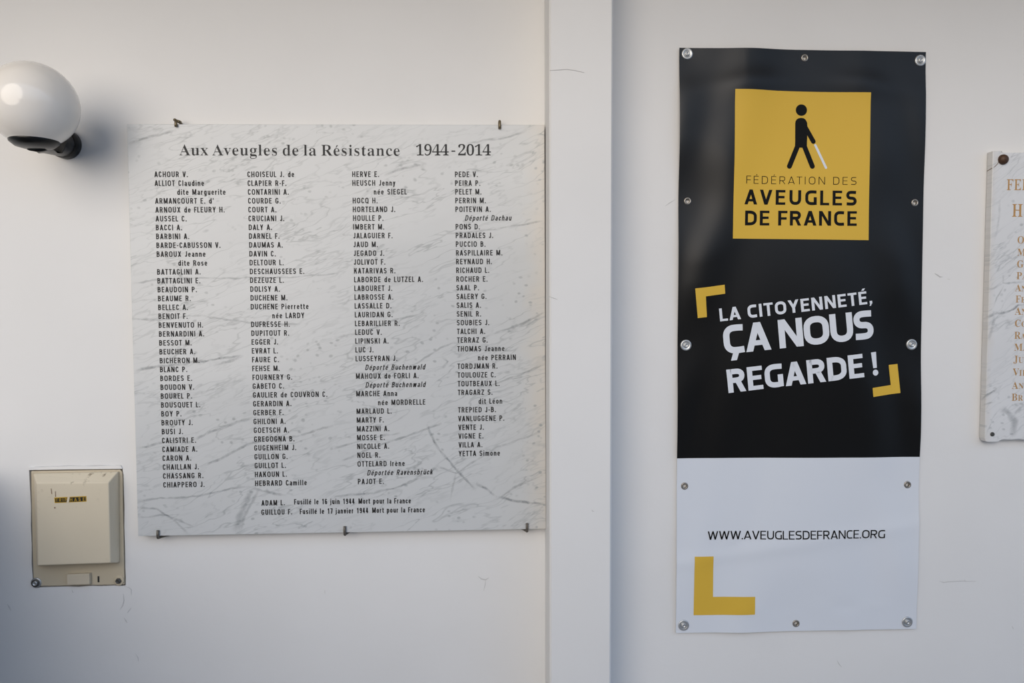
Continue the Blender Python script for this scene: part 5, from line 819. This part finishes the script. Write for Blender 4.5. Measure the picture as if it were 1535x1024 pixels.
def printed(name, polys, m, eps=.0007, parent=banner):
    """polygons given as world (x, z) pairs, laid on the sheet"""
    bm = bmesh.new()
    for p in polys:
        try: bm.faces.new([bm.verts.new((x, 0, z)) for x, z in p])
        except ValueError: pass
    drape(bm, eps, .012); o = link(name, bm, m, parent, True); sheet_normals(o); return o
def pxs(pts): return [(at(*p, BY-.004).x, at(*p, BY-.004).z) for p in pts]
def blob(p, q, w, n=8):
    """round-ended bar between two pixels, w wide in pixels"""
    a = math.atan2(q[1]-p[1], q[0]-p[0]); out = []
    for k in range(n+1): t = a+PI/2+PI*k/n; out.append((p[0]+w/2*math.cos(t), p[1]+w/2*math.sin(t)))
    for k in range(n+1): t = a-PI/2+PI*k/n; out.append((q[0]+w/2*math.cos(t), q[1]+w/2*math.sin(t)))
    return out
logo = printed('logo_square', [pxs([(1100.2,135),(1304.8,139),(1301.3,360.2),(1097.8,357.8)])], M['yellow'], .0006)
fg = lambda x, y: (1140+x/7.875, 140+y/7.877)
disc = [(fg(487+67*math.cos(2*PI*k/28), 195+68*math.sin(2*PI*k/28))) for k in range(28)]
torso = [fg(x, y) for x, y in [(413,352),(418,325),(432,304),(455,291),(485,287),(515,291),(536,306),(548,328),(556,345),(562,470),(556,500),(553,560),(551,640),(408,640),(411,560)]]
arm_ = blob(fg(505,345), fg(628,567), 6.9)
leg1 = blob(fg(440,620), fg(341,861), 7.4); leg2 = blob(fg(520,620), fg(613,861), 7.4)
crotch = [fg(x, y) for x, y in [(408,618),(551,618),(560,640),(505,652),(492,640),(478,636),(464,642),(455,655),(400,640)]]
fig = printed('walking_figure', [pxs(disc), pxs(torso), pxs(arm_), pxs(leg1), pxs(leg2)], M['letter_black'], .0010, logo)
printed('white_cane', [pxs(blob(fg(650,610), fg(774,878), 3.5))], M['letter_white'], .0010, logo)
def text_on(name, s, a, b, cap_px, m, t, ws, parent=banner, eps=.0010):
    A, B = at(*a, BY-.004), at(*b, BY-.004)
    mx, my = (a[0]+b[0])/2, (a[1]+b[1])/2
    cp = (at(mx, my-cap_px, BY-.004)-at(mx, my, BY-.004)).length
    u = (B-A); u.y = 0; W = u.length; u.normalize()
    P, w = sans_line(s, t, ws, width=W/cp, soft=True)
    ends = [0]+WORD_ENDS+[len(P)]
    for i0, i1 in zip(ends, ends[1:]):        # each word its own mesh
        printed(name, [[(A.x+u.x*x*cp-u.z*y*cp, A.z+u.z*x*cp+u.x*y*cp) for x, y in q] for q in P[i0:i1]], m, eps, parent)
text_on('thin_lettering', 'FÉDÉRATION DES', (1117.6,275.6), (1283.4,277.2), 11.6, M['letter_black'], .09, 1.2, logo)
text_on('bold_lettering', 'AVEUGLES', (1115,306.6), (1283.4,308.4), 22.2, M['letter_black'], .205, 1.20, logo)
text_on('bold_lettering', 'DE FRANCE', (1116,338), (1283.4,338.8), 22.0, M['letter_black'], .205, 1.20, logo)
cosl = 1.0
text_on('slogan_lettering', 'LA CITOYENNETÉ,', (1079.6,482.0), (1306,455.0), 19.4, M['letter_white'], .215, 1.2)
text_on('slogan_lettering', 'ÇA NOUS', (1086.5,531.5), (1309.5,507), 43.0, M['letter_white'], .22, 1.2)
text_on('slogan_lettering', 'REGARDE !', (1092.2,589.4), (1315.5,562.2), 35.2, M['letter_white'], .225, 1.18)
b2 = lambda x, y: (1000+x/3.2, 380+y/3.2)
printed('corner_bracket', [pxs([b2(132,168),b2(181,163),b2(191,305),b2(147,310)]), pxs([b2(181,163),b2(275,150),b2(278,193),b2(184,206)])], M['yellow'])
printed('corner_bracket', [pxs([b2(1063,535),b2(1106,530),b2(1118,669),b2(1075,674)]), pxs([b2(1071,631),b2(1075,674),b2(983,687),b2(979,644)])], M['yellow'])
printed('corner_bracket', [pxs([(1041,834.2),(1069.6,834.2),(1069,922.6),(1040,922.8)]), pxs([(1069,895.4),(1131.6,894.4),(1131.2,921),(1069,922.6)])], M['yellow'])
text_on('web_address', 'WWW.AVEUGLESDEFRANCE.ORG', (1061,809.5), (1325.5,806.5), 12.6, M['letter_black'], .14, 1.2)
M['eyelet'] = mat('nickel_eyelet', (.36, .33, .29, 1), .36, .8)
for p in fix[:6]:
    y = sheet_y(p.x, p.z); bm = bmesh.new(); q = Vector((p.x, y, p.z))
    lathe(bm, [(HR-.0004, -.004), (HR-.0004, .0008), (HR+.0008, .0019), (HR+.0026, .0018), (HR+.0038, .0009), (HR+.004, -.0006)], outward(q), 28)
    link('eyelet', bm, M['eyelet'], banner, True)
for i, p in enumerate(fix[6:]):
    q = Vector((p.x, sheet_y(p.x, p.z), p.z)); bm = bmesh.new()
    R_ = .0140
    lathe(bm, [(R_*.98, -.001), (R_, .0010), (R_*.93, .0024), (R_*.80, .0030), (R_*.66, .0026), (R_*.60, .0021), (0, .0021)], outward(q), 32)
    w_ = link('washer', bm, M['zinc'], banner, True)
    bm = bmesh.new(); lathe(bm, [(.0062, .0020), (.0060, .0042), (.0048, .0054), (.0030, .0056), (.0020, .0040), (0, .0036)], outward(q), 24)
    link('screw', bm, M['zinc'], w_, True)

# ------------------------------------------------------------------ marble plaque at the right edge of the photo
T2 = -.022
w0 = .62
def rp(px, py): return at(px, py, T2)
a_tl, a_bl = rp(1488.4, 226.2), rp(1475.6, 662.6)
c2 = Vector(((a_tl.x+w0/2), -.002, (a_tl.z+a_bl.z)/2))
V2 = [([(1474,478),(1490,470),(1505,468),(1519,462),(1526,457),(1535,458)], .0042, .7), ([(1499,300),(1497,320),(1490,360)], .004, .18),
    ([(1503,412),(1504,424),(1512,425),(1535,424)], .004, .45), ([(1474,434),(1490,432),(1503,424)], .004, .3), ([(1504,428),(1495,446),(1490,462)], .003, .3),
    ([(1470,600),(1480,592),(1490,586),(1494,582)], .004, .6), ([(1472,607),(1484,603),(1492,601)], .004, .5), ([(1500,612),(1512,620),(1520,632),(1519,655)], .012, .4), ([(1520,620),(1535,606)], .006, .45),
    ([(1478,650),(1488,625),(1500,610)], .003, .3), ([(1492,470),(1486,500),(1480,512)], .006, .3), ([(1508,478),(1516,488)], .012, .35)]
M['marble_b'] = marble('pale_marble', math.radians(35), beige_edge=(a_tl.x-c2.x-.008, a_tl.x-c2.x+.016), seed=5.0, base=(.74,.745,.75,1), amount=.4)
plaque2 = empty('marble_plaque', Vector((c2.x, -.002, a_bl.z)), 'white marble plaque with gilded letters and a brown stud, right of the banner', 'plaque')
bm = bmesh.new()
top_r = rp(1535, 229.5); bot_r = rp(1535, 664.0)
dx_t = (top_r-a_tl); xr2 = a_tl.x+w0
bot_z = lambda x: a_bl.z-.001
fr = [a_tl, rp(1475.9, 657), rp(1477.2, 661.4), rp(1480, 662.8), rp(1495.5, 662.6), rp(1500, 660), rp(1504, 658.6), rp(1516, 659), rp(1528, 658), rp(1535, 659.2)]
ba = [Vector((p.x, -.002, p.z)) for p in fr[:5]]
zb2 = fr[4].z
ba += [Vector((p.x, -.002, zb2-.0005)) for p in fr[5:]]
fr += [Vector((xr2, T2, fr[-1].z)), Vector((xr2, T2, a_tl.z)), rp(1504.5, 228.6), rp(1501.8, 227.6), rp(1500.6, 225.9)]
zt = a_tl.z
ba += [Vector((xr2, -.002, zb2)), Vector((xr2, -.002, zt))] + [Vector((p.x, -.002, p.z)) for p in fr[-3:]]
slab_from(bm, fr, ba); bevel_all(bm, .0016, 2, .5); add_veins(bm, V2, T2)
link('slab', bm, [M['marble_b'], M['vein']], plaque2, origin=c2)
cr_m = mat('brown_crack', (.20, .15, .11, 1), .9)
scuff(plaque2, [([(1488.6,251.8),(1492,249.2),(1495.5,245.2),(1497,242.5)], .0016)], T2, cr_m, 'crack')
scuff(plaque2, [([(1501.4,226.4),(1501.8,229)], .0022)], T2, cr_m, 'crack')
bm = bmesh.new(); x_ = a_tl.x-.0004
za, zb_ = at(1480, 256.5, -.004).z, at(1488.5, 251.8, T2).z
quad(bm, [(x_, -.003, za-.001), (x_, T2, zb_-.001), (x_, T2, zb_+.001), (x_, -.003, za+.001)]); link('crack', bm, cr_m, plaque2)
GL = [('FE', None, (1508.5,285), 16.0), ('H', None, (1516.3,325), 18.8), ('O', None, (1524.5,365), 10.6), ('M', None, (1524.5,383.4), 10.4), ('G', None, (1523.8,401), 10.4), ('PA', 1, (1523.3,418.6), 10.4),
      ('AN', 1, (1521.6,436.6), 10.2), ('FE', 1, (1521.8,453.5), 10.2), ('AN', 1, (1521,471.8), 11), ('CO', 1, (1520.6,490), 10.4), ('RA', 1, (1520,508), 10.4), ('MA', 1, (1519.8,525.8), 10.4),
      ('JU', 1, (1519,544), 10.6), ('VIE', 1, (1518,563.4), 10.8), ('AN', 1, (1516.8,583), 10.6), ('BR', 1, (1516,600.8), 10.4)]
polys = []
for s, sc, p, cap_px in GL:
    A = at(*p, T2); cp = (at(p[0], p[1]-cap_px, T2)-A).length
    if s == 'FE' and sc is None: s, sz = 'FED', None
    elif s == 'H': s, sz = 'HO', None
    else: sz = [1.0]+[.78]*(len(s)-1) if sc else None
    P, w = serif_line(s, sz, track=.03, hscale=.76 if s == 'FED' else .80 if s == 'HO' else .92)
    polys += [[(A.x+x*cp, A.z+y*cp) for x, y in q] for q in P]
link('gilded_lettering', polys_bm(polys, lambda x, z: Vector((x, T2-.0004, z))), M['gold'], plaque2)
M['rust'] = mat('rusty_brown_stud', (.06, .03, .018, 1), .5, .3)
L(M['rust'], mixc(M['rust'], noise(M['rust'], coords(M['rust']), 260, 4), (.025,.014,.01,1), (.13,.062,.03,1)), bsdf(M['rust']).inputs['Base Color'])
p = rp(1503.2, 239.3); bm = bmesh.new(); R_ = .0125
lathe(bm, [(R_, -.001), (R_, .002)]+[(R_*math.cos(a), .002+R_*.75*math.sin(a)) for a in [PI/2*k/8 for k in range(1, 8)]]+[(0, .002+R_*.75)], outward(p), 28)
link('stud', bm, M['rust'], plaque2, True)
p = rp(1487.4, 651); bm = bmesh.new()
lathe(bm, [(.0056, -.001), (.0054, .0012), (.004, .002), (.0022, .0012), (0, .0012)], outward(p), 20); link('screw', bm, M['bolt'], plaque2, True)
